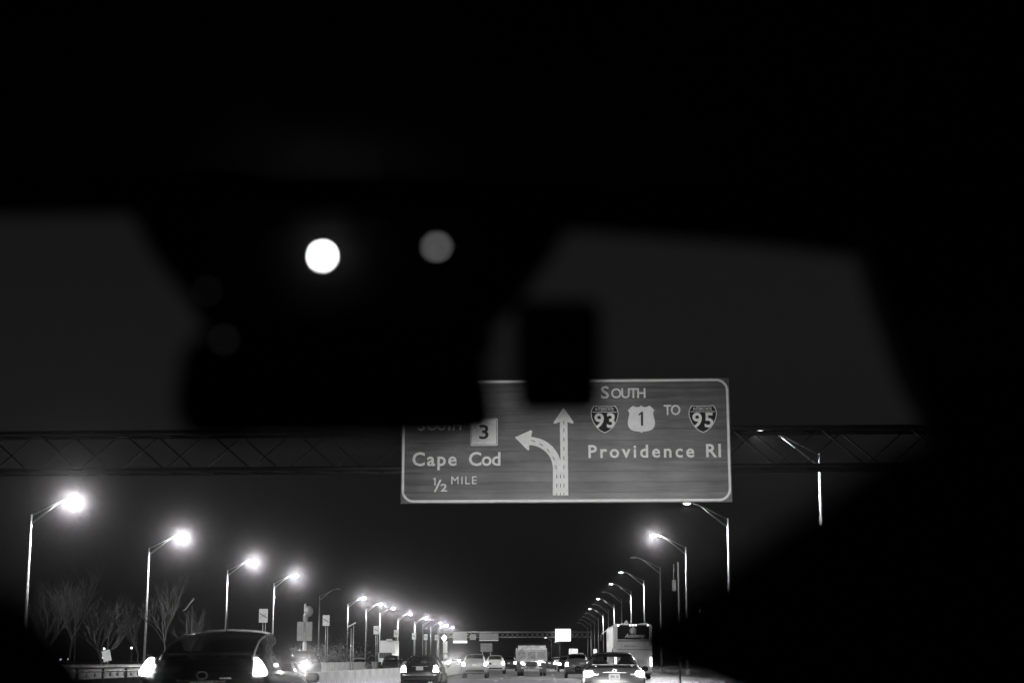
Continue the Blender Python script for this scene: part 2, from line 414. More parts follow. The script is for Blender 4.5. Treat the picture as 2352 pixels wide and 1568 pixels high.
word('Providence', B, 388, 1541, 835, 972, bold=.02); word('RI', B, 1672, 1830, 831, 968, bold=.02)
# state route marker
x0, z0 = A(890, 838); x1, z1 = A(1188, 540)
mk = MB().prism(rrect(x0, x1, z0, z1, .05), -.022, -.010).build('route_marker', signwhite, sg)
ring(rrect(x0 + .025, x1 - .025, z0 + .025, z1 - .025, .04), rrect(x0 + .04, x1 - .04, z0 + .04, z1 - .04, .03), -.026, -.0225).build('marker_edge', black, mk)
word('3', A, 985, 1088, 615, 762, y=-.027, m=black, parent=mk, name='numeral', bold=.015)
def interstate(num, bx0, bx1):
    x0, z0 = B(bx0, 706); x1, z1 = B(bx1, 405); cx = (x0 + x1) / 2; hw_ = (x1 - x0) / 2; h = z1 - z0
    half = [(0, 0), (.30, .075), (.58, .20), (.82, .38), (.97, .58), (1.0, .74), (.93, .88), (.78, 1.0), (.4, .975), (0, .985)]
    def outl(k):
        r_ = [(cx + a * hw_ * k, z0 + h * (1 - k) * .5 + b * h * k) for a, b in half]
        return r_ + [(2 * cx - x, z) for x, z in reversed(r_[1:-1])]
    sh = MB().prism(outl(1.0), -.020, -.010).build('route_shield', signwhite, sg)
    MB().prism(outl(.95), -.026, -.0205).build('shield_face', signblue, sh)
    MB().box((cx, -.028, z0 + h * .765), (hw_ * 1.72, .003, .018)).build('shield_bar', signwhite, sh)
    w_ = hw_ * .74
    lettering(num, cx - w_, cx + w_ * 1.0, z0 + h * .21, z0 + h * .71, -.029, signwhite, sh, .02, name='numeral')
    lettering('INTERSTATE', cx - hw_ * .66, cx + hw_ * .66, z0 + h * .81, z0 + h * .92, -.029, signwhite, sh, .0, name='lettering')
interstate('93', 415, 715); interstate('95', 1485, 1785)
x0, z0 = B(818, 705); x1, z1 = B(1112, 405); cx = (x0 + x1) / 2; hh = (x1 - x0) / 2; h = z1 - z0
half = [(0, 0), (.10, .045), (.55, .075), (.80, .13), (.96, .25), (1.0, .38), (.94, .54), (.87, .68), (.90, .78), (.98, .82), (.80, .92), (.60, .99), (.42, .95), (.2, .94), (.08, .97), (0, 1.0)]
o_ = [(cx + a * hh, z0 + b * h) for a, b in half]; o_ = o_ + [(2 * cx - x, z) for x, z in reversed(o_[1:-1])]
us = MB().prism(o_, -.022, -.010).build('route_shield', signwhite, sg)
one(B, 938, 984, 475, 626, black, us, -.0225)
# arrows
def pl2(fn, pts): return [fn(*p) for p in pts]
ar = MB().prism(pl2(A, [(1908, 425), (2018, 585), (2008, 600), (1950, 582), (1960, 1382), (1876, 1382), (1876, 1090), (1867, 582), (1806, 600), (1797, 588)]), -.022, -.010).build('arrow', signwhite, sg)
outer = []; inner = []
for k in range(11):
    t = k / 10; a = t * math.pi / 2
    outer.append((1540 + 345 * math.sin(a) * 1.0 - 0, 745 + 345 * (1 - math.cos(a))))
    inner.append((1530 + 262 * math.sin(a), 832 + 262 * (1 - math.cos(a)) * 1.0))
path = [(1375, 748), (1553, 668), (1566, 680), (1552, 742)] + outer[1:] + [(1874, 1382), (1790, 1382)] + list(reversed(inner)) + [(1534, 880), (1520, 893)]
al = MB().prism(pl2(A, path), -.0235, -.0105).build('arrow', signwhite, sg)
def dash(par, p, q, wd=.022, y=-.0245):
    (xa, za), (xb, zb) = A(*p), A(*q); d = Vector((xb - xa, zb - za)); nrm = Vector((-d.y, d.x)).normalized() * wd / 2
    MB().prism([(xa - nrm.x, za - nrm.y), (xa + nrm.x, za + nrm.y), (xb + nrm.x, zb + nrm.y), (xb - nrm.x, zb - nrm.y)], y - .002, y).build('lane_mark', black, par)
for zz in (570, 650, 750, 853, 955, 1055, 1155, 1255, 1358): dash(ar, (1911, zz), (1912, zz + (42 if zz < 1300 else 22)), y=-.0245)
for zx in (1833, 1874):
    for zz in (1155, 1255, 1358): dash(al, (zx, zz), (zx, zz + (42 if zz < 1300 else 22)), y=-.026)
for p, q in (((1555, 780), (1598, 796)), ((1645, 815), (1684, 840)), ((1725, 875), (1757, 913)), ((1790, 960), (1810, 1000)), ((1820, 1055), (1831, 1097))): dash(al, p, q, y=-.026)

# ------------------------------------------------------------------ far gantry with its panels
fg = thing('sign_gantry', 'thin pale truss gantry spanning the highway far ahead', 'gantry', (0, 389, 0), -R(2.0))
for yy in (0, 1.2):
    for zz in (6.75, 8.0): MB().tube([(-26.5, yy, zz), (11, yy, zz)], .11, 6).build('chord', galv, fg, True)
br = MB()
for k in range(30):
    xx = -26 + k * 1.22
    br.tube([(xx, 0, 6.75 if k % 2 else 8.0), (xx + 1.22, 0, 8.0 if k % 2 else 6.75)], .05, 5)
    br.tube([(xx, 1.2, 8.0 if k % 2 else 6.75), (xx + 1.22, 1.2, 6.75 if k % 2 else 8.0)], .05, 5)
b_ = br.build('bracing', galv, fg); b_['kind'] = 'stuff'
for xx in (-26.5, 11):
    for yy in (0, 1.2): MB().tube([(xx, yy, 0), (xx, yy, 8.2)], .2, 8).build('upright', galv, fg, True)
def far_panel(name, label, p0, p1, Y, m, frame=True, cols=1, rows=1, z_lift=None):
    a = ats(*p0, Y); b = ats(*p1, Y); cx = (a.x + b.x) / 2; z0, z1 = min(a.z, b.z), max(a.z, b.z); W = abs(b.x - a.x); Hh = z1 - z0
    r = thing(name, label, 'sign', (cx, Y, 0))
    n = max(1, cols); mm = max(1, rows)
    for i in range(n):
        for j in range(mm):
            cw = W / n; chh = Hh / mm
            MB().prism(rrect(-W / 2 + i * cw + .01, -W / 2 + (i + 1) * cw - .01, z0 + j * chh + .01, z0 + (j + 1) * chh - .01, min(.18, cw * .12) if n * mm == 1 else .01, 4), -.03, .03).build('panel', m, r)
    MB().box((0, .09, z0 + Hh * .25), (W * .9, .06, .08)).build('stiffener', galv, r); MB().box((0, .09, z0 + Hh * .75), (W * .9, .06, .08)).build('stiffener', galv, r)
    return r, z0
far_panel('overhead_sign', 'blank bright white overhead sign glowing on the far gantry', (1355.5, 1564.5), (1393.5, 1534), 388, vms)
signback = mat('sign_back_aluminium', .24, .5, .5, noise=.15)
signpale = mat('sign_back_pale', .6, .5, .2, noise=.15)
far_panel('overhead_sign', 'grey panelled back of a big sign at the left end of the far gantry', (1106, 1562), (1140, 1542), 386.5, signback, cols=3, rows=2)
r_, _ = far_panel('sign_light', 'bright pale strip under the big sign back on the far gantry', (1106, 1569), (1141, 1562.5), 386.3, lit('sign_light_face', .75))
r_['category'] = 'light'
far_panel('overhead_sign', 'small grey sign back between two larger ones on the far gantry', (1147, 1561), (1162, 1547), 386.5, signback, cols=2)
far_panel('overhead_sign', 'wide grey sign back on the middle of the far gantry', (1170, 1560), (1217, 1544.5), 386.5, signback, cols=3)
r_, _ = far_panel('sign_light', 'thin pale light strip below the wide sign back on the far gantry', (1170, 1563), (1217, 1561), 386.3, lit('sign_light_dim', .35))
r_['category'] = 'light'
def roadside_sign(label, p0, p1, Y, m, posts=1, cols=1, rows=1, rz=0):
    r, z0 = far_panel('road_sign', label, p0, p1, Y, m, cols=cols, rows=rows)
    for k in range(posts):
        xx = 0 if posts == 1 else (-.35 + .7 * k / (posts - 1)) * abs(ats(*p1, Y).x - ats(*p0, Y).x)
        MB().tube([(xx, .12, 0), (xx, .12, z0 + .8)], .05, 6).build('post', galv, r, True)
    r.rotation_euler.z = rz; return r
roadside_sign('grey panelled road sign seen from behind, below the far gantry', (1173, 1590), (1202, 1569), 330, signback, 2, 4, 3)
roadside_sign('pale white road sign behind the black sport utility vehicle', (1388.5, 1600), (1411, 1582), 300, signwhite, 2)
roadside_sign('smaller pale road sign to the right of the white one, far ahead', (1412.5, 1601), (1424.5, 1592.5), 330, signwhite, 1)
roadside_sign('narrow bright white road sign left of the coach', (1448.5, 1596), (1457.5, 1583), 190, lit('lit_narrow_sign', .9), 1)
roadside_sign('tall bright double panel sign in the median below a lamp', (1081.5, 1593), (1092.5, 1564), 240, signwhite, 2, 2)
dm = thing('diamond_sign', 'small diamond sign below the tall bright median sign', 'sign', tuple(ats(1087, 1600, 239)[:2]) + (0,))
zc = ats(1087, 1600, 239).z
MB().prism([(0, zc - .38), (.38, zc), (0, zc + .38), (-.38, zc)], -.02, .02).build('panel', signwhite, dm)
MB().tube([(0, .06, 0), (0, .06, zc)], .04, 6).build('post', galv, dm, True)
ml = thing('median_lamp', 'bright lamp on top of the tall median sign', 'lamp', tuple(ats(1084.5, 1556, 238)[:2]) + (0,))
zc = ats(1084.5, 1556, 238).z
MB().tube([(.0, 0, 0), (0, 0, zc)], .06, 8).build('post', galv, ml, True)
MB().ball((0, -.1, zc), (.3, .12, .3)).build('bulb', lit('median_lamp_bulb', 30), ml, True)

# ------------------------------------------------------------------ lane signs on the tall barrier
def lane_sign(px, py, label, x=-15.6, off=0):
    d = at(px, py, 100); Y = 100 * (x - 0) / d.x; c = at(px, py, Y)
    r = thing('lane_sign', label, 'sign', (c.x, Y, 0), 0, 'lane signs on the tall median barrier'); z = c.z
    pn = MB().prism(rrect(-.24, .24, z - .37, z + .37, .03, 3), -.012, .012).build('panel', signwhite, r)
    a = .045
    for q in (1, -1):
        n_ = Vector((.30, .19 * q)); L_ = Vector((-n_.y, n_.x)).normalized() * (a / 2 if q < 0 else a / 5)
        k = .6
        MB().prism([(-n_.x * k - L_.x, z - n_.y * k - L_.y), (-n_.x * k + L_.x, z - n_.y * k + L_.y), (n_.x * k + L_.x, z + n_.y * k + L_.y), (n_.x * k - L_.x, z + n_.y * k - L_.y)], -.016 - .002 * (q > 0), -.013).build('stroke', black, pn)
    for xx in (-.07, .07): MB().tube([(xx + .05, .05, .9), (xx + .05, .05, z + .2)], .022, 6).build('post', galv, r, True)
    return r
for i, (px, py) in enumerate([(605, 1413), (749, 1424), (864, 1446), (910, 1454), (951, 1460), (977.5, 1462), (1002.5, 1463)]):
    lane_sign(px, py, 'white lane sign with a black slash on the median, %s from the left' % ['first and largest', 'second', 'third', 'fourth', 'fifth', 'sixth', 'seventh and smallest'][i])
def solar(px, py, Y, ln, tilt, label):
    c = at(px, py, Y); r = thing('solar_panel', label, 'solar panel', (c.x, Y, 0))
    rot = Matrix.Rotation(-tilt, 3, 'Y') @ Matrix.Rotation(R(8), 3, 'X')
    MB().box((0, 0, c.z), (ln, ln * 1.1, .06), rot).build('panel', signpale if Y > 100 else dullsteel, r)
    for xx in (-.03, .14): MB().tube([(xx, 0, 0), (xx, 0, c.z - (.25 if xx < 0 else .06))], .035, 6).build('post', galv if Y > 100 else dullsteel, r, True)
solar(808, 1434, 115, .62, R(28), 'tilted solar panel on a post seen nearly edge on, beside a left lamp pole')
solar(433, 1387, 70, .68, R(52), 'steeply tilted grey panel above the roof of the dark hatchback')
# traffic camera pole with a cabinet panel
c = at(699, 1500, 118); tp = thing('camera_pole', 'roadside pole with a dish and a big two part panel, beside the hatchback', 'pole', (c.x, 118, 0))
z = lambda py: at(699, py, 118).z
MB().tube([(0, 0, 0), (0, 0, z(1385))], .09, 10).build('pole', galv, tp, True)
MB().bbox((0, .1, z(1418)), (.34, .3, .5), .04).build('bracket', signback, tp)
MB().ball((.25, -.05, z(1403)), (.34, .2, .42)).build('dish', signback, tp, True)
MB().box((-.31, -.14, (z(1427) + z(1471)) / 2), (.5, .06, z(1427) - z(1471))).build('panel', signback, tp)
MB().box((.31, -.14, (z(1427) + z(1471)) / 2), (.5, .06, z(1427) - z(1471))).build('panel', signback, tp)
MB().tube([(.02, -.05, 0), (.02, -.05, z(1474))], .15, 10).build('sleeve', signpale, tp, True)
# tilted plate behind the rail
c = at(245, 1505, 88); tl = thing('leaning_sign', 'small pale plate on a leaning post behind the guard rail', 'sign', (c.x, 88, 0), 0)
rt = Matrix.Rotation(R(-14), 3, 'Y')
MB().box((0, 0, c.z), (.46, .02, .60), rt).build('panel', signpale, tl); MB().tube([(.28, .03, 0), (.2, .03, .6), (.0, .03, c.z)], .03, 6).build('post', galv, tl, True)
# post at the right with a box
c = at(1549, 1340, 88); bx = thing('equipment_pole', 'dim pole with a small equipment box, right of the unlit right lamp', 'pole', (c.x, 88, 0))
MB().tube([(.22, 0, 0), (.22, 0, c.z + 1.2)], .05, 8).build('pole', dullsteel, bx, True)
MB().bbox((-.02, -.05, c.z - .1), (.22, .2, .62), .03).build('box', dullsteel, bx); MB().tube([(-.05, -.05, c.z + .2), (-.02, -.05, c.z + 1.1)], .02, 5).build('conduit', dullsteel, bx)

# ------------------------------------------------------------------ vehicles
SPECS = {
 'sedan': dict(st=[(0, .42, .86, .97, .70, .70, .62), (.05, .33, .93, 1.03, .81, .80, .66), (.22, .27, .96, 1.06, .86, .84, .69), (.60, .24, .97, 1.09, .87, .85, .68),
   (1.02, .23, .96, 1.33, .875, .855, .60), (1.40, .22, .95, 1.44, .88, .855, .565), (2.0, .22, .94, 1.47, .88, .855, .57), (2.6, .22, .93, 1.44, .88, .855, .57), (3.0, .22, .92, 1.33, .88, .85, .59),
   (3.5, .22, .91, 1.02, .875, .84, .66), (4.1, .24, .84, .92, .85, .79, .66), (4.45, .32, .70, .76, .74, .70, .58), (4.52, .42, .58, .62, .6, .6, .5)],
   rear=(3.2, 4.85), wind=(8.05, 9.0), sides=((4.35, 6.35), (6.55, 8.3)), axles=(.98, 3.62), L=4.52),
 'hatch': dict(st=[(0, .45, 1.02, 1.10, .70, .70, .63), (.05, .36, 1.06, 1.17, .80, .79, .65), (.16, .30, 1.08, 1.24, .85, .83, .64), (.45, .26, 1.07, 1.39, .875, .85, .61),
   (.85, .24, 1.05, 1.53, .88, .86, .585), (1.35, .22, 1.03, 1.615, .88, .86, .57), (2.1, .22, 1.01, 1.64, .88, .86, .575), (2.8, .22, 1.0, 1.58, .88, .86, .575), (3.3, .22, .98, 1.38, .88, .855, .59),
   (3.8, .22, .95, 1.07, .87, .83, .64), (4.2, .24, .85, .93, .84, .78, .64), (4.45, .3, .7, .76, .74, .7, .55), (4.52, .4, .6, .64, .6, .6, .5)],
   rear=(2.3, 4.7), wind=(8.0, 9.0), sides=((3.75, 4.6), (4.8, 6.4), (6.55, 8.2)), axles=(.95, 3.6), L=4.52),
 'suv': dict(st=[(0, .47, .98, 1.10, .74, .73, .66), (.05, .38, 1.03, 1.30, .84, .82, .65), (.20, .32, 1.04, 1.55, .875, .85, .63), (.42, .29, 1.03, 1.63, .885, .86, .61),
   (1.0, .28, 1.02, 1.67, .89, .865, .605), (1.7, .28, 1.01, 1.69, .89, .865, .605), (2.3, .28, 1.0, 1.67, .89, .865, .605), (2.75, .28, 1.0, 1.58, .89, .86, .61), (3.15, .28, .99, 1.38, .89, .86, .63),
   (3.6, .28, .97, 1.09, .88, .84, .68), (4.15, .30, .92, 1.0, .86, .80, .68), (4.48, .38, .76, .84, .76, .72, .58), (4.56, .46, .6, .68, .6, .6, .5)],
   rear=(1.15, 2.75), wind=(7.9, 9.0), sides=((3.1, 4.3), (4.4, 6.0), (6.15, 8.1)), axles=(.95, 3.62), L=4.56),
}
def lerp(a, b, t): return a + (b - a) * t
def stations(st, n):
    out = []
    for i in range(len(st) - 1):
        p0, p1, p2, p3 = st[max(i - 1, 0)], st[i], st[i + 1], st[min(i + 2, len(st) - 1)]
        for k in range(n):
            t = k / n; row = []
            for a in range(7):
                m1 = (p2[a] - p0[a]) / 2 * .8; m2 = (p3[a] - p1[a]) / 2 * .8
                h = (2 * t**3 - 3 * t**2 + 1) * p1[a] + (t**3 - 2 * t**2 + t) * m1 + (-2 * t**3 + 3 * t**2) * p2[a] + (t**3 - t**2) * m2
                if a == 0: h = lerp(p1[0], p2[0], t)
                row.append(h)
            out.append((i + t, row))
    out.append((len(st) - 1, list(st[-1]))); return out
def half_ring(row, it):
    y, zb, ze, zt, ws, wb, wt = row
    hgt = zt - ze
    pts = [(0, zb, 0), (ws * .90, zb, 1), (ws, zb + .13, 2), (ws + .012, lerp(zb, ze, .6), 3), (wb, ze, 4), (lerp(wb, wt, .86), ze + hgt * .86, 5), (wt * .84, zt - .006, 6), (0, zt + .018, 7)]
    for _ in range(it):
        new = [pts[0]]
        for a, b in zip(pts[:-1], pts[1:]):
            f = .25
            new.append(tuple(lerp(a[i], b[i], f) for i in range(3))); new.append(tuple(lerp(a[i], b[i], 1 - f) for i in range(3)))
        new.append(pts[-1]); pts = new
    return pts
BODY = {}
def surf(kind, s, t):
    S = stations(SPECS[kind]['st'], 8); row = min(S, key=lambda q: abs(q[0] - s))[1]; rg = half_ring(row, 2)
    for a, b in zip(rg[:-1], rg[1:]):
        if a[2] <= t <= b[2]:
            f = (t - a[2]) / max(1e-6, b[2] - a[2]); return Vector((lerp(a[0], b[0], f), row[0], lerp(a[1], b[1], f)))
    return Vector((rg[-1][0], row[0], rg[-1][1]))
def body_meshes(kind, n=5, it=2):
    key = (kind, n, it)
    if key in BODY: return BODY[key]
    sp = SPECS[kind]; S = stations(sp['st'], n); rings = [half_ring(r, it) for _, r in S]; T = len(rings[0])
    full = []
    for (s, row), rg in zip(S, rings):
        full.append([Vector((x, row[0], z)) for x, z, _ in rg] + [Vector((-x, row[0], z)) for x, z, _ in reversed(rg[1:-1])])
    M = len(full[0]); tpar = [q[2] for q in rings[0]]
    tp = tpar + list(reversed(tpar[1:-1])); sides = [1] * T + [-1] * (M - T)
    wins = [('rear_window', *sp['rear'], 5.55, 7.01, 0), ('windscreen', *sp['wind'], 5.55, 7.01, 0)]
    for a, b in sp['sides']:
        wins += [('side_window', a, b, 4.25, 5.25, 1), ('side_window', a, b, 4.25, 5.25, -1)]
    bodyb = MB(); bodyb.v = [tuple(p) for r in full for p in r]; wb = [MB() for _ in wins]
    for w_ in wb: w_.v = bodyb.v
    for i in range(len(full) - 1):
        sm = (S[i][0] + S[i + 1][0]) / 2
        for j in range(M):
            j2 = (j + 1) % M; tm = (tp[j] + tp[j2]) / 2; sd = 1 if j < T - 1 else -1
            f = (i * M + j, i * M + j2, (i + 1) * M + j2, (i + 1) * M + j); tgt = bodyb
            for w_, b_ in zip(wins, wb):
                if w_[1] <= sm <= w_[2] and w_[3] <= tm <= w_[4] and (w_[5] == 0 or w_[5] == sd): tgt = b_; break
            tgt.f.append(f)
    bodyb.f.append(tuple(range(M - 1, -1, -1))); e = (len(full) - 1) * M; bodyb.f.append(tuple(e + k for k in range(M)))
    def clean(b, name, m):
        used = sorted({i for f in b.f for i in f}); mp = {o: k for k, o in enumerate(used)}
        q = MB(); q.v = [b.v[i] for i in used]; q.f = [tuple(mp[i] for i in f) for f in b.f]
        return q.mesh(name, m, True)
    res = dict(body=clean(bodyb, 'body', None), wins=[(w_[0], clean(b_, w_[0], None)) for w_, b_ in zip(wins, wb) if b_.f])
    BODY[key] = res; return res
WH = {}
def wheel_meshes(r=.325):
    if r not in WH:
        WH[r] = (MB().lathe_x([(-.10, .18), (-.11, r * .85), (-.09, r * .98), (0, r), (.09, r * .98), (.11, r * .85), (.10, .18)], (0, 0, 0), 22).mesh('tyre', rubber, True),
                 MB().lathe_x([(-.085, r * .66), (-.03, r * .6), (-.05, .06), (-.05, 0)], (0, 0, 0), 14).lathe_x([(.085, r * .66), (.03, r * .6), (.05, .06), (.05, 0)], (0, 0, 0), 14).mesh('rim', rimm, True))
    return WH[r]
def mirror_poly(p): return [(-x, z) for x, z in reversed(p)]
def car(name, label, cat, x, y, kind, paint, group, rz=0, tail=None, tails=tail_m, plate=None, plate_text=None, heads=None, n=5, glass=None, badge=False, extras=True):
    r = thing(name, label, cat, (x, y, 0), rz, group); bm = body_meshes(kind, n); sp = SPECS[kind]
    me = bm['body'].copy(); me.materials.clear(); me.materials.append(paint); link('body', me, r)
    for nm, m_ in bm['wins']:
        m2 = m_.copy(); m2.materials.clear(); m2.materials.append(glass or glass_t); link(nm, m2, r)
    ty, ri = wheel_meshes()
    for ax in sp['axles']:
        for sx in (-1, 1):
            wl = link('wheel', ty, r, (sx * .79, ax, .325)); link('rim', ri, wl)
    if tail:
        for p in (tail, mirror_poly(tail)):
            MB().prism(p, -.03, .16, .97).build('tail_light', tails, r)
    else:
        for sx in (-1, 1): MB().bbox((sx * .70, .05, .86), (.2, .12, .14), .03).build('tail_light', mat('unlit_tail', .2, .3), r)
    if plate:
        pz, py_ = plate
        p = MB().prism(rrect(-.155, .155, pz - .08, pz + .08, .02, 3), py_ - .02, py_ - .008).build('number_plate', plate_m, r)
        if plate_text: lettering(plate_text, -.12, .12, pz - .035, pz + .035, py_ - .021, mat('plate_print', .25, .6), p, .01, name='numeral', thick=.002)
    if heads:
        for sx in (-1, 1):
            MB().bbox((sx * .66, sp['L'] - .10, .70), (.26, .16, .14), .03).build('headlight', heads, r)
    if extras:
        bz = SPECS[kind]['st'][0][1]
        MB().bbox((0, .02, bz + .05), (1.35, .10, .12), .03).build('bumper', plastic, r)
        for sx in (-1, 1):
            MB().bbox((sx * .99, sp['L'] * .64, 1.0), (.20, .12, .15), .04).build('door_mirror', mat('mirror_shell', .01, .6, spec=.2), r)
            MB().bbox((sx * .36, 1.75 if kind != 'suv' else 1.9, 1.05), (.44, .16, .40), .07).build('seat', seatm, r)
            MB().bbox((sx * .36, 1.72 if kind != 'suv' else 1.87, 1.29), (.25, .10, .17), .04).build('headrest', seatm, r)
        MB().bbox((0, 1.35, .82), (1.3, .9, .3), .05).build('rear_bench', seatm, r)
    return r
TR = 'traffic heading away in our lanes'; ON = 'oncoming traffic beyond the barriers'
# dark hatchback, near left
h = car('hatchback', 'large dark hatchback with lit tall tail lights at lower left', 'car', -4.41, 20.4, 'hatch', paint_black, TR, n=8,
        tail=[(.66, 1.055), (.80, 1.055), (.81, 1.10), (.78, 1.16), (.72, 1.25), (.675, 1.285), (.665, 1.27)], tails=tail_hi, plate=(.885, -.005), plate_text='4KT 901')
edge = [surf('hatch', 2.2 + 3.55 * k / 10, 5.45) for k in range(11)]
for sx in (-1, 1): MB().tube([(sx * (p.x + .006), p.y, p.z + .007) for p in edge], .011, 6).build('roof_side_highlight', mat('roofline_highlight_white', .85, .35, spec=1), h, True)  # white tubes added along the roofline to imitate lamplight highlights
MB().tube([(p.x, p.y, p.z + .007) for p in [surf('hatch', 5.75, 5.6 + 1.4 * k / 6) for k in range(7)] + [Vector((-q.x, q.y, q.z)) for q in [surf('hatch', 5.75, 7.0 - 1.4 * k / 6) for k in range(1, 7)]]], .013, 6).build('roof_edge_highlight', mat('roofline_highlight_white', .85, .35, spec=1), h, True)  # white tube imitating the highlight across the roof edge
MB().tube([(0, 1.45, 1.63), (0, 1.40, 1.92)], [.012, .005], 6).build('antenna', plastic, h, True)
MB().bbox((0, .46, 1.335), (1.16, .10, .055), .02).build('spoiler', plastic, h)
bd = ring([(.075 * math.cos(t * math.pi / 12), 1.06 + .052 * math.sin(t * math.pi / 12)) for t in range(24)], [(.06 * math.cos(t * math.pi / 12), 1.06 + .04 * math.sin(t * math.pi / 12)) for t in range(24)], -.012, .02).build('badge', mat('dull_chrome', .12, .4, .6), h)
MB().bbox((.30, -.008, 1.025), (.15, .012, .018), .004).build('name_badge', rimm, h)
MB().bbox((0, -.02, .985), (.62, .05, .03), .01).build('plate_garnish', mat('dull_chrome', .12, .4, .6), h)
for sx in (-1, 1):
    MB().tube([(sx * .84, .5, 1.07), (sx * .868, 1.2, 1.055), (sx * .872, 2.4, 1.03), (sx * .868, 3.3, 1.0)], .010, 6).build('belt_trim', rimm, h, True)
    MB().bbox((sx * .885, 1.75, .93), (.025, .2, .03), .01).build('door_handle', rimm, h); MB().bbox((sx * .885, 2.75, .91), (.025, .2, .03), .01).build('door_handle', rimm, h)
MB().bbox((.02, .16, 1.18), (.10, .04, .02), .008).build('wiper', plastic, h)
# dark sedan
sd = car('sedan', 'black sedan with bright tail lights beside the concrete median barrier', 'car', -5.52, 69.5, 'sedan', paint_black, TR, rz=-R(1.2), n=6,
    tail=[(.58, .74), (.83, .74), (.83, .82), (.77, .98), (.70, 1.04), (.62, 1.02)], tails=tail_hi, plate=(.90, -.01))
MB().bbox((0, -.015, .62), (1.5, .03, .03), .01).build('bumper_trim', rimm, sd); MB().bbox((0, -.02, .985), (.7, .03, .025), .01).build('trunk_trim', rimm, sd)
for k in range(2): MB().disc((.42 + .1 * k, .30), .035, -.06, .1, 12).build('exhaust', rimm, sd)
# grey sedan right
co = car('sedan', 'grey sedan with a trunk spoiler in front of the white coach', 'car', 1.89, 44.6, 'sedan', paint_grey, TR, rz=-R(.8), n=7,
    tail=[(.55, .86), (.66, .80), (.84, .78), (.845, .90), (.80, .97), (.62, .97)], tails=tail_m, plate=(.80, -.012), plate_text='2RK 58', glass=pane('rear_glass', .62))
MB().bbox((0, .26, 1.125), (1.26, .16, .035), .014).build('spoiler', paint_grey, co); 
for sx in (-1, 1): MB().bbox((sx * .5, .26, 1.09), (.06, .1, .06), .01).build('spoiler_foot', paint_grey, co)
MB().bbox((0, -.018, .915), (.66, .03, .03), .01).build('trunk_trim', rimm, co)
ring([(.06 * math.cos(t * math.pi / 10), .965 + .045 * math.sin(t * math.pi / 10)) for t in range(20)], [(.045 * math.cos(t * math.pi / 10), .965 + .03 * math.sin(t * math.pi / 10)) for t in range(20)], -.016, .03).build('badge', rimm, co)
MB().tube([(0, 1.5, 1.46), (0, 1.42, 1.6)], [.02, .008], 6).build('antenna', plastic, co, True)
for sx in (-1, 1): MB().bbox((sx * .52, -.02, .86), (.16, .03, .05), .012).build('reversing_light', mat('clear_lens', .75, .15, coat=1), co)
# black SUV
bs = car('sport_utility_vehicle', 'black sport utility vehicle ahead of the grey sedan', 'car', 2.2, 113, 'suv', paint_dark, TR, rz=0, n=4,
    tail=[(.64, .82), (.86, .82), (.86, 1.0), (.80, 1.12), (.66, 1.10)], tails=tail_m, plate=(.70, -.01))
car('sport_utility_vehicle', 'silver sport utility vehicle two cars ahead of the black sedan', 'car', -5.05, 112, 'suv', paint_silver, TR, n=4,
    tail=[(.66, .85), (.87, .85), (.87, 1.05), (.80, 1.12), (.68, 1.08)], tails=tail_m, plate=(.92, -.01))
car('sport_utility_vehicle', 'pale sport utility vehicle just right of the silver one', 'car', -4.7, 146, 'suv', paint_white, TR, n=3,
    tail=[(.62, .85), (.87, .85), (.87, 1.08), (.80, 1.12), (.64, 1.08)], tails=tail_hi, plate=(.92, -.01))
car('sedan', 'dark car tucked in left of the dump truck', 'car', -4.3, 182, 'suv', paint_dark, TR, n=3,
    tail=[(.58, .85), (.87, .85), (.87, 1.05), (.80, 1.10), (.6, 1.08)], tails=tail_hi, plate=(.92, -.01))
for i, (px, Y, k, pt, lab) in enumerate([(1262, 205, 'sedan', paint_dark, 'distant car with white tail lights just right of the dump truck'), (1279, 232, 'suv', paint_silver, 'distant pale car left of the dark roofed one'),
        (1300, 172, 'suv', paint_black, 'dark roofed car partly hidden behind the black sport utility vehicle'), (1270, 300, 'sedan', paint_grey, 'farthest small car in the middle of the road'), (1288, 330, 'suv', paint_grey, 'far small car in the right lanes below the white overhead sign')]):
    c = at(px, 1524, Y)
    car('distant_car', lab, 'car', c.x, Y, k, pt, TR, n=3, tail=[(.5, .75), (.86, .75), (.86, .98), (.55, .98)], tails=tail_hi if i != 2 else tail_m, plate=(.88, -.01), extras=False)
# oncoming
car('pickup_truck', 'oncoming vehicle with one blazing headlight beside the hatchback', 'car', -12.2, 80.5, 'suv', paint_dark, ON, rz=math.pi, heads=None, n=3, extras=False)
oh = bpy.context.scene.objects
onc = [o for o in C.objects if o.get('label', '').startswith('oncoming vehicle with one')][0]
onc.location.z = .02
def beam(par, loc, W):
    L = bpy.data.lights.new('beam', 'SPOT'); L.energy = W; L.spot_size = R(100); L.spot_blend = 1; L.shadow_soft_size = .06
    o = link('beam', L, par, loc); o.rotation_euler = (R(88), 0, 0)
for sx in (-1, 1):
    hd_ = MB().bbox((sx * .70, 4.50, 1.0), (.2, .14, .16), .04).build('headlight', head_m, onc); beam(hd_, (sx * .70, 4.66, 1.0), 2000)
for px, Y, k, pt, lab in [(722, 128, 'suv', paint_silver, 'pale oncoming car roof right of the hatchback, above the barrier'), (833, 140, 'sedan', paint_silver, 'oncoming car roof in the middle of the barrier'), (905, 150, 'suv', paint_dark, 'dark oncoming car above the barrier, left of the black sedan')]:
    c = at(px, 1510, Y)
    car('oncoming_car', lab, 'car', c.x, Y, k, pt, ON, rz=math.pi, n=3, heads=None)
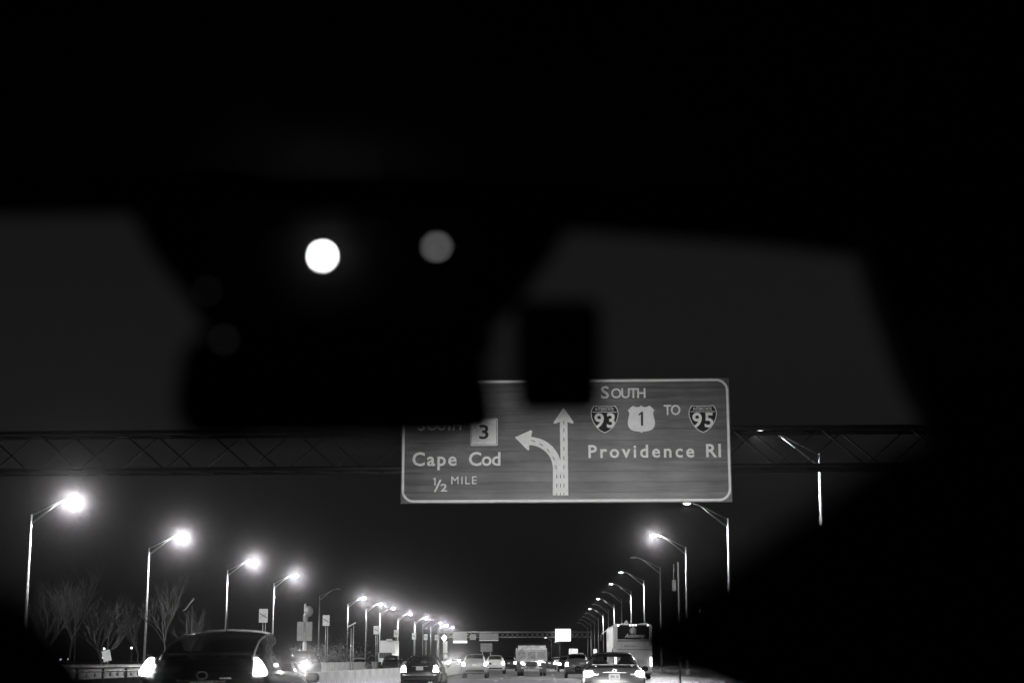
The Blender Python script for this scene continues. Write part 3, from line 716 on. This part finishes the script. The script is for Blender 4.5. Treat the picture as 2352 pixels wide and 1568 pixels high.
for px, Y, lab in [(1049, 236, 'oncoming car with blinding headlights left of the silver vehicle'), (1066, 262, 'second oncoming car with glaring headlights near the road centre')]:
    c = at(px, 1514, Y)
    car('oncoming_car', lab, 'car', c.x, Y, 'suv', paint_dark, ON, rz=math.pi, n=3, extras=False)
    o = C.objects[-1]
    rt_ = [q for q in C.objects if q.get('label') == lab][0]
    for sx in (-1, 1):
        hd_ = MB().bbox((sx * .66, 4.5, 1.12), (.26, .14, .2), .04).build('headlight', head_far, rt_); beam(hd_, (sx * .66, 4.68, 1.12), 6000)

# box truck oncoming
c = at(888, 1500, 228); bt = thing('box_truck', 'white oncoming box truck beyond the barrier, left of the black sedan', 'truck', (c.x, 228, 0), math.pi, ON)
MB().bbox((0, -3.4, 2.5), (2.3, 6, 3.0), .06).build('cargo_box', paint_white, bt)
ribm = MB().box((0, 0, 2.5), (.05, .03, 2.9)).mesh('rib', signpale)
for k in range(6): link('rib', ribm, bt, (-1.0 + .4 * k, -.39, 0))
MB().bbox((0, .6, 1.5), (2.1, 1.8, 1.9), .2).build('cab', paint_white, bt); MB().bbox((0, 1.46, 1.9), (1.8, .12, .75), .04).build('windscreen', plastic, bt)
MB().bbox((-.35, -.1, 4.05), (.9, .6, .35), .12).build('roof_unit', paint_white, bt)
for sy in (-5, .6):
    for sx in (-1, 1):
        wl = link('wheel', wheel_meshes(.45)[0], bt, (sx * .95, sy, .45))

# dump truck ---------------------------------------------------------
DT = 127.0
dt = thing('dump_truck', 'dump truck with a panelled tailgate in the middle lane', 'truck', (-1.18, DT, 0), 0, TR)
dumppaint = mat('dump_body_paint', .36, .6, .1, noise=.35, nscale=3, bump=.2, bscale=20)
MB().bbox((0, 0, 1.63), (2.36, .08, .86), .02).build('tailgate', dumppaint, dt)
tg = dt.children[0]
for k in range(3):
    cxp = (-.76 + .76 * k)
    ring(rrect(cxp - .36, cxp + .36, 1.30, 1.96, .03, 2), rrect(cxp - .31, cxp + .31, 1.35, 1.91, .03, 2), -.085, -.039).build('panel_frame', dumppaint, tg)
    MB().box((cxp, -.046, 1.63), (.6, .008, .54)).build('panel', mat('recess_shade_paint', .2, .7, noise=.4, nscale=5), tg)  # darker colour stands in for shade inside the recessed panels
MB().bbox((0, -.07, 2.04), (2.42, .08, .09), .02).build('top_rail', dumppaint, tg); MB().bbox((0, -.07, 1.22), (2.42, .08, .12), .02).build('bottom_rail', dumppaint, tg)
for sx in (-1, 1):
    MB().bbox((sx * 1.18, 2.1, 1.68), (.08, 4.2, .95), .02).build('bed_side', dumppaint, dt); MB().bbox((sx * 1.2, -.02, 1.7), (.1, .16, 1.0), .02).build('corner_post', dumppaint, dt)
MB().bbox((0, 2.1, 1.2), (2.3, 4.2, .1), .02).build('bed_floor', dumppaint, dt)
hb = MB().bbox((0, 4.2, 2.0), (2.3, .1, .85), .02).build('headboard', mat('dusty_headboard', .55, .8, noise=.5, nscale=3), dt)
ld = MB(); nx, ny = 14, 8; vs = []; fs = []
for i in range(nx + 1):
    for j in range(ny + 1):
        u, q = i / nx, j / ny; e = min(u, 1 - u) * 2; f_ = min(q, 1 - q) * 2
        vs.append((-1.13 + 2.26 * u, .1 + 4.0 * q, 1.95 + .38 * min(1, e * 2.2) * min(1, f_ * 3) + random.uniform(-.04, .04)))
for i in range(nx):
    for j in range(ny): a = i * (ny + 1) + j; fs.append((a, a + 1, a + ny + 2, a + ny + 1))
ld.add(vs, fs).build('tarp', mat('tarp_cloth', .5, .9, noise=.4, nscale=4), dt, True)
MB().tube([(-1.16, .2, 2.0), (-1.16, .2, 2.47), (1.16, .2, 2.47), (1.16, .2, 2.0)], .03, 6).build('tarp_bow', darksteel, dt)
MB().bbox((0, 2.5, .95), (.9, 6, .3), .03).build('chassis', plastic, dt)
for sx in (-1, 1):
    for dx in (0, .30):
        wl = link('wheel', wheel_meshes(.48)[0], dt, (sx * (1.05 - dx), .95, .48)); link('rim', wheel_meshes(.48)[1], wl)
    wl = link('wheel', wheel_meshes(.48)[0], dt, (sx * 1.0, 5.6, .48))
    MB().bbox((sx * .9, .30, .66), (.56, .03, .74), .01).build('mud_flap', mat('mud_flap_rubber', .05, .8), dt)
    MB().bbox((sx * .62, -.02, .93), (.16, .1, .16), .03).build('tail_light', tail_hi, dt)
    MB().tube([(sx * 1.0, 5.4, 1.9), (sx * 1.36, 5.4, 1.95)], .02, 5).build('mirror_arm', plastic, dt); MB().bbox((sx * 1.38, 5.4, 1.72), (.14, .1, .4), .03).build('mirror', plastic, dt)
MB().bbox((-.76, -.02, 1.04), (.2, .1, .16), .03).build('tail_light', tail_hi, dt)
MB().bbox((0, .02, .62), (1.7, .1, .12), .02).build('bumper', dumppaint, dt); MB().bbox((0, .1, .86), (.95, .1, .4), .02).build('rear_panel', dumppaint, dt)
MB().bbox((0, 5.3, 1.6), (2.1, 1.7, 1.5), .15).build('cab', paint_grey, dt)
MB().bbox((.02, -.01, 1.18), (.06, .12, .05), .01).build('marker_light', dimlamp, dt)

# coach ---------------------------------------------------------------
BY = 104.5
bus = thing('coach', 'white motor coach with a dark rear window on the right', 'bus', (5.68, BY, 0), 0, TR)
def rsec(hwid, z0, z1, r): return rrect(-hwid, hwid, z0, z1, r, 5)
b = MB(); secs = [(0.10, 1.20, .45, 3.50, .18), (0.0, 1.22, .46, 3.46, .16), (.16, 1.275, .40, 3.58, .2), (12, 1.275, .40, 3.58, .2)]
secs = [(0.0, 1.19, .50, 3.48, .16), (.05, 1.245, .45, 3.55, .18), (.18, 1.275, .40, 3.58, .2), (11.8, 1.275, .40, 3.58, .2), (12, 1.2, .5, 3.4, .2)]
vs = []; fs = []
for (y, hwid, z0, z1, r) in secs: vs += [(x, y, z) for x, z in rsec(hwid, z0, z1, r)]
N = len(rsec(1, 0, 2, .2))
for i in range(len(secs) - 1):
    for k in range(N): fs.append((i * N + k, i * N + (k + 1) % N, (i + 1) * N + (k + 1) % N, (i + 1) * N + k))
fs += [tuple(range(N)), tuple((len(secs) - 1) * N + k for k in range(N))]
b.add(vs, fs).build('body', paint_white, bus)
zb = lambda zy: ats(1500, 1480 + zy / 7.84, BY).z
xb_ = lambda zx: ats(1400 + zx / 7.84, 1560, BY).x - 5.68
rw = MB().prism(rrect(xb_(843), xb_(1452), zb(622), zb(352), .06, 4), -.03, .02).build('rear_window', mat('coach_glass', .002, .3, spec=.05), bus)
cxe = xb_(1143); cze = zb(460)
circ = lambda r: [(cxe + r * math.cos(t * math.pi / 16), cze + r * math.sin(t * math.pi / 16)) for t in range(32)]
em = ring(circ(.222), circ(.19), -.042, -.032).build('emblem', paint_white, rw)
MB().prism([(cxe - .13, cze - .13), (cxe - .16, cze + .03), (cxe - .10, cze + .14), (cxe + .02, cze + .175), (cxe + .12, cze + .12), (cxe + .13, cze - .03), (cxe + .08, cze - .06), (cxe + .09, cze - .15), (cxe + .01, cze - .1), (cxe - .03, cze - .17)], -.042, -.032).build('emblem_figure', paint_white, em)
ring([(cxe + .03 + .06 * math.cos(t * math.pi / 8), cze + .03 + .09 * math.sin(t * math.pi / 8)) for t in range(16)], [(cxe + .03 + .03 * math.cos(t * math.pi / 8), cze + .03 + .06 * math.sin(t * math.pi / 8)) for t in range(16)], -.046, -.043).build('emblem_mark', black, em)
lettering('Academy', xb_(982), xb_(1372), zb(586), zb(520), -.032, paint_white, rw, .03, fit_space=False, shear=.35)
for zx in (860, 1090, 1143, 1196, 1428): MB().bbox((xb_(zx), -.04, zb(356)), (.12, .06, .10), .03).build('marker_light', dimlamp, bus)
gp = mat('coach_grey_band', .3, .5); MB().box((xb_(1148), -.012, zb(650)), (xb_(1452) - xb_(843), .02, zb(630) - zb(672))).build('grey_band', gp, bus)
lettering('1 800 556', xb_(925), xb_(1200), zb(770), zb(735), -.012, mat('phone_print', .06, .6), bus, .015)
ed = MB().bbox((xb_(1148), -.03, (zb(835) + zb(1120)) / 2), (xb_(1420) - xb_(880), .06, zb(835) - zb(1120)), .03).build('engine_door', paint_white, bus)
for k in range(7): MB().box((xb_(1148), -.066, zb(1015) - .045 * k), (1.35, .02, .016)).build('grille_slat', gp, ed)
MB().box((xb_(1148), -.02, zb(818)), (2.1, .03, .03)).build('crease', mat('dark_seam', .05), bus)
MB().bbox((0, -.05, zb(1220)), (2.5, .2, .30), .05).build('bumper', paint_white, bus); MB().bbox((0, .05, .42), (2.4, .2, .2), .04).build('bumper_skirt', plastic, bus)
for sx in (-1, 1):
    MB().bbox((sx * 1.16, -.02, zb(1050)), (.13, .1, .62), .04).build('tail_light', tail_m, bus)
    for ay in (2.2, 3.4, 9.5): link('wheel', wheel_meshes(.5)[0], bus, (sx * 1.13, ay, .5))
MB().bbox((-1.215, -.025, zb(620)), (.16, .03, 1.75), .01).build('corner_panel', paint_white, bus)
for sx in (-1, 1):
    MB().tube([(sx * 1.15, 11.9, 3.45), (sx * 1.6, 12.2, 3.15)], .035, 6).build('mirror_arm', paint_white, bus); MB().bbox((sx * 1.62, 12.2, 2.85), (.24, .12, .5), .05).build('mirror', plastic, bus)
MB().bbox((.75, .6, 3.6), (.5, .6, .08), .02).build('roof_vent', paint_white, bus)
MB().prism([(-.52, 3.62), (-.44, 3.78), (-.34, 3.84), (-.26, 3.72), (-.2, 3.62)], 1, 1.4).build('roof_hatch', paint_white, bus)

# ------------------------------------------------------------------ trees and shrubs
bark = mat('bark', .04, .9, noise=.4, nscale=6)
def bare_tree(x, y, hgt, label, seed, spread=.55):
    rnd = random.Random(seed); r = thing('bare_tree', label, 'tree', (x, y, 0), 0, 'bare trees on the left verge')
    tr = MB(); brn = MB()
    def grow(p, d, ln, rad, lv):
        pts = [p]; q = p.copy(); dd = d.copy()
        for k in range(3):
            dd = (dd + Vector((rnd.uniform(-.14, .14), rnd.uniform(-.14, .14), rnd.uniform(-.02, .14)))).normalized(); q = q + dd * ln / 3; pts.append(q.copy())
        (tr if lv == 0 else brn).tube(pts, [rad, rad * .82, rad * .66, rad * .42], 6 if lv < 2 else 3, False)
        if lv >= 5: return
        for k in range(4 if lv in (1, 2) else 3 if lv < 4 else 2):
            bp = pts[rnd.choice([1, 2, 2, 3, 3])] if lv else pts[rnd.choice([2, 3, 3])]
            ax = Vector((rnd.uniform(-1, 1), rnd.uniform(-1, 1), rnd.uniform(-.1, .35))).normalized()
            grow(bp, (dd + ax * spread).normalized(), ln * rnd.uniform(.55, .9), rad * .55, lv + 1)
    for k in range(rnd.choice([1, 2])): grow(Vector((rnd.uniform(-.3, .3), rnd.uniform(-.3, .3), 0)), Vector((rnd.uniform(-.15, .15), 0, 1)), hgt * rnd.uniform(.32, .44), .085, 0)
    tr.build('trunk', bark, r, True); brn.build('crown', bark, r); return r
for i, (px, Y, hgt, lab) in enumerate([(90, 92, 5.2, 'bare tree at the left edge under the biggest lamp'), (170, 98, 6.0, 'bare tree right of the biggest lamp pole'), (235, 104, 5.0, 'bare tree midway between the first two lamp poles'), (310, 100, 4.6, 'bare tree just left of the second lamp pole'), (395, 108, 5.6, 'bare tree just right of the second lamp pole'), (440, 122, 4.8, 'bare tree behind the roof of the hatchback'), (785, 230, 5.0, 'low bare tree behind the barrier in the middle distance')]):
    c = at(px, 1515, Y); bare_tree(c.x, Y, hgt, lab, 11 + i, .5)
leaf = mat('dry_foliage', .10, .8, noise=.5, nscale=2)
def shrub(x, y, rx, rz, label, seed):
    rnd = random.Random(seed); r = thing('shrub', label, 'shrub', (x, y, 0), 0, 'shrubs on the far verge'); m = MB(); st = MB()
    for k in range(12): st.tube([(0, 0, 0), (rnd.uniform(-.3, .3) * rx, rnd.uniform(-.3, .3) * rx, rz * .6), (rnd.uniform(-1, 1) * rx * .8, rnd.uniform(-.8, .8) * rx, rz * rnd.uniform(.8, 1.2))], [.05, .035, .01], 4)
    for k in range(1100):
        u = rnd.uniform(-1, 1); th = rnd.uniform(0, 6.28); rr = rnd.uniform(.35, 1.0) * (1 + .25 * math.sin(3 * th + seed)) 
        p = Vector((rx * rr * math.sqrt(1 - u * u) * math.cos(th), rx * rr * math.sqrt(1 - u * u) * math.sin(th), rz * .62 + rz * .58 * u * rr)); s_ = rnd.uniform(.05, .13)
        a = Vector((rnd.uniform(-1, 1), rnd.uniform(-1, 1), rnd.uniform(-1, 1))).normalized() * s_; b = Vector((rnd.uniform(-1, 1), rnd.uniform(-1, 1), rnd.uniform(-1, 1))).normalized() * s_
        m.add([p - a, p + b, p + a, p - b * .6], [(0, 1, 2, 3)])
    st.build('stem', bark, r); m.build('foliage', leaf, r)
for i, (px, Y, rx, rz, lab) in enumerate([(692, 190, 3.2, 2.6, 'bushy shrub behind the roadside pole'), (745, 205, 3.6, 2.9, 'rounded shrub behind the second lane sign'), (800, 220, 4.2, 2.8, 'wide shrub behind the solar panel post'), (665, 170, 2.6, 2.0, 'low shrub close to the hatchback')]):
    c = at(px, 1515, Y); shrub(c.x, Y, rx, rz, lab, 31 + i)

# far lit points on the left
for i, (px, py, lab) in enumerate([(117, 1513, 'tiny distant light low at the left edge, first of three'), (139, 1513.5, 'tiny distant light low at the left edge, second of three'), (157, 1513, 'tiny distant light low at the left edge, third of three'), (239, 1489, 'small distant light left of the leaning plate'), (237, 1509, 'small distant light just below another, left of the leaning plate'), (302, 1487, 'small distant light near the second lamp pole'), (1607.5, 1401, 'tiny bright light high beside the unlit right lamp')]):
    Y = 150 if i < 6 else 120
    c = at(px, py, Y); r = thing('distant_light', lab, 'light', (c.x, Y, 0), 0, 'small distant lights')
    MB().ball((0, 0, c.z), (.1, .1, .1), 8, 6).build('bulb', lit('distant_bulb', 3.5 if i != 99 else 1), r, True); MB().tube([(0, .08, 0), (0, .08, c.z)], .03, 5).build('post', darksteel, r)

# ------------------------------------------------------------------ the car we sit in
cb = thing('car_cabin', 'black unlit cabin of the car the view is taken from, out of focus', 'car interior', (0, 0, 0))
def P(px, py, Y): return at(px, py, Y)
# roof lining: sheet above the windscreen header reaching back over the camera
hx0, hx1 = -1.0, .62
hl = MB(); prof = [(1.42, 1.642), (1.30, 1.665), (1.0, 1.70), (.4, 1.73), (-.4, 1.74), (-1.2, 1.70)]
vs = []; fs = []
for k, (y, z) in enumerate(prof):
    for j in range(9):
        u = j / 8; x = lerp(hx0, hx1, u); vs.append((x, y, z + .035 * (1 - u) - .10 * abs(2 * u - 1) ** 3 * .5))
for k in range(len(prof) - 1):
    for j in range(8): a = k * 9 + j; fs.append((a, a + 1, a + 10, a + 9))
hl.add(vs, fs).build('roof_lining', lining_m, cb, True)
MB().tube([(hx0, 1.40, 1.635), (hx0 * .5, 1.42, 1.682), (-.19, 1.425, 1.68), (.2, 1.42, 1.645), (hx1, 1.40, 1.585)], .016, 8).build('header_rail', cabin, cb, True)
# windscreen
ws = MB(); vs = []; fs = []
for j in range(9):
    u = j / 8; x = lerp(-1.0, .62, u); bow = .12 * (1 - (2 * u - 1) ** 2)
    vs += [(x * .93, 1.32 + bow, 1.68), (x, 1.75 + bow, 1.34), (x * 1.04, 2.1 + bow, 1.06)]
for j in range(8):
    for k in range(2): a = j * 3 + k; fs.append((a, a + 3, a + 4, a + 1))
nv_ = len(vs); vs2 = vs + [(x, y + .004, z + .004) for x, y, z in vs]; fs2 = list(fs) + [tuple(i + nv_ for i in reversed(f)) for f in fs]
rim_ = [j * 3 for j in range(9)] + [25, 26] + [j * 3 + 2 for j in range(7, -1, -1)] + [1]
fs2 += [(a, b, b + nv_, a + nv_) for a, b in zip(rim_, rim_[1:] + rim_[:1])]
wso = ws.add(vs2, fs2).build('windscreen', None, cb)
import bmesh
bm_ = bmesh.new(); bm_.from_mesh(wso.data); bmesh.ops.recalc_face_normals(bm_, faces=bm_.faces); bm_.to_mesh(wso.data); bm_.free()
wm = glass_c.copy(); wm.name = 'grimy_windscreen'; gn = wm.node_tree      # clear laminate with a thin greasy film that spreads light
vsn = gn.nodes.new('ShaderNodeVolumeScatter'); vsn.inputs['Density'].default_value = 1.05; vsn.inputs['Anisotropy'].default_value = .9958; vsn.inputs['Color'].default_value = (1, 1, 1, 1)
gn.links.new(vsn.outputs[0], gn.nodes['Material Output'].inputs['Volume']); wso.data.materials.append(wm)
# pillars
def pillar(pts, w_, nm='windscreen_pillar'):
    b = MB(); vs = []; 
    for (p, ww) in zip(pts, w_): 
        for dx, dy in ((0, 0), (ww, .02), (ww, .12), (.02, .12)): vs.append((p[0] + dx, p[1] + dy, p[2]))
    fs = []
    for i in range(len(pts) - 1):
        for k in range(4): fs.append((i * 4 + k, i * 4 + (k + 1) % 4, i * 4 + 4 + (k + 1) % 4, i * 4 + 4 + k))
    return b.add(vs, fs).build(nm, cabin, cb)
pillar([P(1965, 500, 1.32), P(2000, 620, 1.36), P(2070, 820, 1.44), P(2150, 980, 1.54), P(2240, 1150, 1.62), P(2330, 1500, 1.8)], [.5] * 6)
pillar([(-1.0, 1.3, 1.68), (-1.06, 1.75, 1.34), (-1.1, 2.1, 1.0)], [-.14] * 3)
# door panels, dashboard, floor of the cabin
MB().box((.68, .3, 1.0), (.1, 3.4, 1.2)).build('door_panel', cabin, cb); MB().box((-1.12, .3, .85), (.1, 3.4, .8)).build('door_panel', cabin, cb)
MB().yprof([(1.55, .6), (1.52, .92), (1.62, .985), (1.9, 1.0), (2.25, 1.0), (2.25, .6)], -1.05, .62).build('dashboard', cabin_trim, cb)
MB().yprof([(2.2, .98), (2.3, 1.0), (2.9, .93), (3.3, .80), (3.35, .5), (2.2, .5)], -1.0, .6).build('bonnet', paint_black, cb)
MB().box((-.2, .6, .42), (1.7, 3.6, .06)).build('cabin_floor', cabin, cb)
MB().box((-.2, -1.2, 1.05), (1.7, .15, 1.3)).build('rear_bulkhead', cabin, cb)
# overhead sensor housing and lamps
oc = MB(); A_ = [P(290, 470, 1.33), P(1320, 505, 1.33), P(1262, 600, 1.345), P(1190, 700, 1.36), P(1130, 760, 1.365), P(470, 760, 1.365), P(430, 690, 1.36), P(352, 590, 1.345)]
n_ = len(A_); oc.add([tuple(p) for p in A_] + [(p.x, p.y + .05, p.z + .02) for p in A_], [tuple(range(n_)), tuple(range(2 * n_ - 1, n_ - 1, -1))] + [(i, i + n_, (i + 1) % n_ + n_, (i + 1) % n_) for i in range(n_)])
oh_ = oc.build('overhead_console', mat('console_black', .012, .9, spec=0), cb)
def led(px, py, Y, r, m, nm='map_light'):
    c = P(px, py, Y); bz = MB().disc((c.x, c.z), r * 1.3, c.y - .002, c.y + .012, 20).build(nm, cabin, oh_)
    MB().disc((c.x, c.z), r, c.y - .006, c.y - .003, 20).build('lens', m, bz) if False else None
    return c
c = P(741, 588, 1.325); MB().ball((c.x, c.y, c.z), (.0030, .004, .0030), 12, 8).build('indicator_or_reflection', lit('indicator_white', 60), oh_, True); pass
c = P(1003, 567, 1.325); MB().ball((c.x, c.y, c.z), (.0040, .003, .0028), 12, 8).build('indicator_or_reflection', lit('indicator_dim', 1.1), oh_, True)
# rear view mirror
mz = [P(408, 815, 1.3), P(440, 775, 1.3), P(520, 735, 1.3), P(1060, 712, 1.3), P(1098, 735, 1.3), P(1112, 800, 1.3), P(1140, 950, 1.3), P(1122, 985, 1.3), P(1060, 996, 1.3), P(460, 1000, 1.3), P(410, 990, 1.3), P(390, 945, 1.3)]
mp = [(p.x, p.z) for p in mz]
MB().prism(mp, 1.29, 1.33, .96).build('rear_view_mirror', cabin_trim, cb); mh = cb.children[-1]
mcx = sum(p[0] for p in mp) / len(mp); mcz = sum(p[1] for p in mp) / len(mp)
MB().prism([(mcx + (x - mcx) * .93, mcz + (z_ - mcz) * .88) for x, z_ in mp], 1.284, 1.289).build('mirror_glass', mat('dimmed_mirror', .004, .15, spec=.15), mh)
s_ = P(1150, 850, 1.36); MB().tube([tuple(P(1080, 720, 1.37)), tuple(P(1110, 790, 1.37)), tuple(P(1050, 830, 1.34))], .012, 8).build('mirror_stem', cabin_trim, mh, True)
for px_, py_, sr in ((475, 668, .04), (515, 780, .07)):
    c = P(px_, py_, 1.28); MB().ball(tuple(c), (.0026, .003, .0026), 10, 6).build('indicator_or_reflection', lit('faint_reflection_%d' % px_, sr), oh_, True)  # emissive balls added to stand in for two faint reflections, not console lamps
fm = bpy.data.materials.new('glow_strip_translucent'); fm.use_nodes = True; n = fm.node_tree; n.nodes.remove(n.nodes['Principled BSDF'])
tl_ = n.nodes.new('ShaderNodeBsdfTranslucent'); tl_.inputs[0].default_value = (.7, .7, .7, 1); tr_ = n.nodes.new('ShaderNodeBsdfTransparent'); mx_ = n.nodes.new('ShaderNodeMixShader')
nz_ = n.nodes.new('ShaderNodeTexNoise'); nz_.inputs['Scale'].default_value = 30; mr_ = n.nodes.new('ShaderNodeMapRange'); mr_.inputs['To Min'].default_value = .15; mr_.inputs['To Max'].default_value = .6
n.links.new(nz_.outputs['Fac'], mr_.inputs[0]); n.links.new(mr_.outputs[0], mx_.inputs[0]); n.links.new(tr_.outputs[0], mx_.inputs[1]); n.links.new(tl_.outputs[0], mx_.inputs[2]); n.links.new(mx_.outputs[0], n.nodes['Material Output'].inputs['Surface'])
a, b = P(575, 985, 1.345), P(900, 1012, 1.345); MB().box(((a.x + b.x) / 2, 1.345, (a.z + b.z) / 2), (b.x - a.x, .002, a.z - b.z)).build('added_glow_strip', fm, mh)  # translucent strip added to imitate a soft grey glow under the mirror
# toll tag box on the glass
q = [P(1184, 692, 1.38), P(1380, 692, 1.38), P(1380, 950, 1.38), P(1184, 950, 1.38)]; cx_ = sum(p.x for p in q) / 4; cz_ = sum(p.z for p in q) / 4
tt = thing('toll_tag', 'small black box stuck on the windscreen right of the mirror', 'toll tag', (cx_, 1.38, cz_))
MB().bbox((0, 0, 0), (q[1].x - q[0].x, .03, q[0].z - q[3].z), .008).build('case', cabin_trim, tt); MB().box((0, .022, 0), (.05, .012, .05)).build('pad', cabin, tt)
# seats
def seat(cx, name_lab, head):
    s = MB(); prof = [(-.25, .5), (-.27, .8), (-.26, 1.0), (-.22, 1.12), (-.15, 1.165), (.15, 1.165), (.22, 1.12), (.26, 1.0), (.27, .8), (.25, .5)]
    o = MB().prism([(cx + x, z_) for x, z_ in prof], .74, .90, .94).build('front_seat', cabin, cb)
    hr = MB().prism(head, .76, .86, .95).build('headrest', cabin, o)
    xs = [p[0] for p in head]; m_ = (max(.05, min(xs)) + max(xs)) / 2 if cx > 0 else (min(xs) + max(xs)) / 2
    for dx in (-.05, .05): MB().tube([(m_ + dx, .81, 1.12), (m_ + dx, .81, 1.26)], .006, 6).build('headrest_post', rimm, o)
hp = [P(1432, 1466, .8), P(1475, 1420, .8), P(1690, 1290, .8), P(1895, 1145, .8), P(2090, 1000, .8), P(2250, 940, .8), P(2600, 930, .8), P(2750, 1100, .8), P(2700, 1568, .8), P(2550, 1640, .8), P(1800, 1650, .8), P(1640, 1590, .8), P(1470, 1505, .8)]
seat(.22, 'passenger', [(p.x, p.z) for p in hp])
seat(-.53, 'driver', [(-.62, 1.2), (-.66, 1.3), (-.62, 1.42), (-.44, 1.42), (-.40, 1.3), (-.44, 1.2)])
hp = [P(-260, 1330, .8), P(-40, 1350, .8), P(50, 1440, .8), P(130, 1530, .8), P(200, 1640, .8), P(-260, 1640, .8)]
MB().prism([(p.x, p.z) for p in hp], .78, .86).build('seat_shoulder', cabin, [o for o in cb.children if o.name.startswith('front_seat')][1])
# our own low beams
for sx in (-1, 1):
    L = bpy.data.lights.new('low_beam', 'SPOT'); L.energy = 30000; L.spot_size = R(31); L.spot_blend = 1; L.shadow_soft_size = .07
    o = link('low_beam', L, cb, (-.19 + sx * .62, 3.45, .68)); o.rotation_euler = (R(90 + .5), 0, -R(2.0))
    MB().bbox((-.19 + sx * .62, 3.33, .68), (.32, .1, .16), .03).build('headlight', mat('headlight_glass', .6, .1), cb)

# ------------------------------------------------------------------ haze
hz = MB().box((0, 600, 6.25), (900, 1300, 14.6)).build('haze', None); hz['kind'] = 'stuff'
m = bpy.data.materials.new('haze'); m.use_nodes = True; n = m.node_tree
for x in list(n.nodes):
    if x.type == 'BSDF_PRINCIPLED': n.nodes.remove(x)
pv = n.nodes.new('ShaderNodeVolumePrincipled'); pv.inputs['Color'].default_value = (.9, .9, .9, 1)
pv.inputs['Density'].default_value = .00003; pv.inputs['Anisotropy'].default_value = .5
n.links.new(pv.outputs[0], n.nodes['Material Output'].inputs['Volume']); hz.data.materials.append(m)
hz['label'] = 'thin night haze glowing round the lamps'
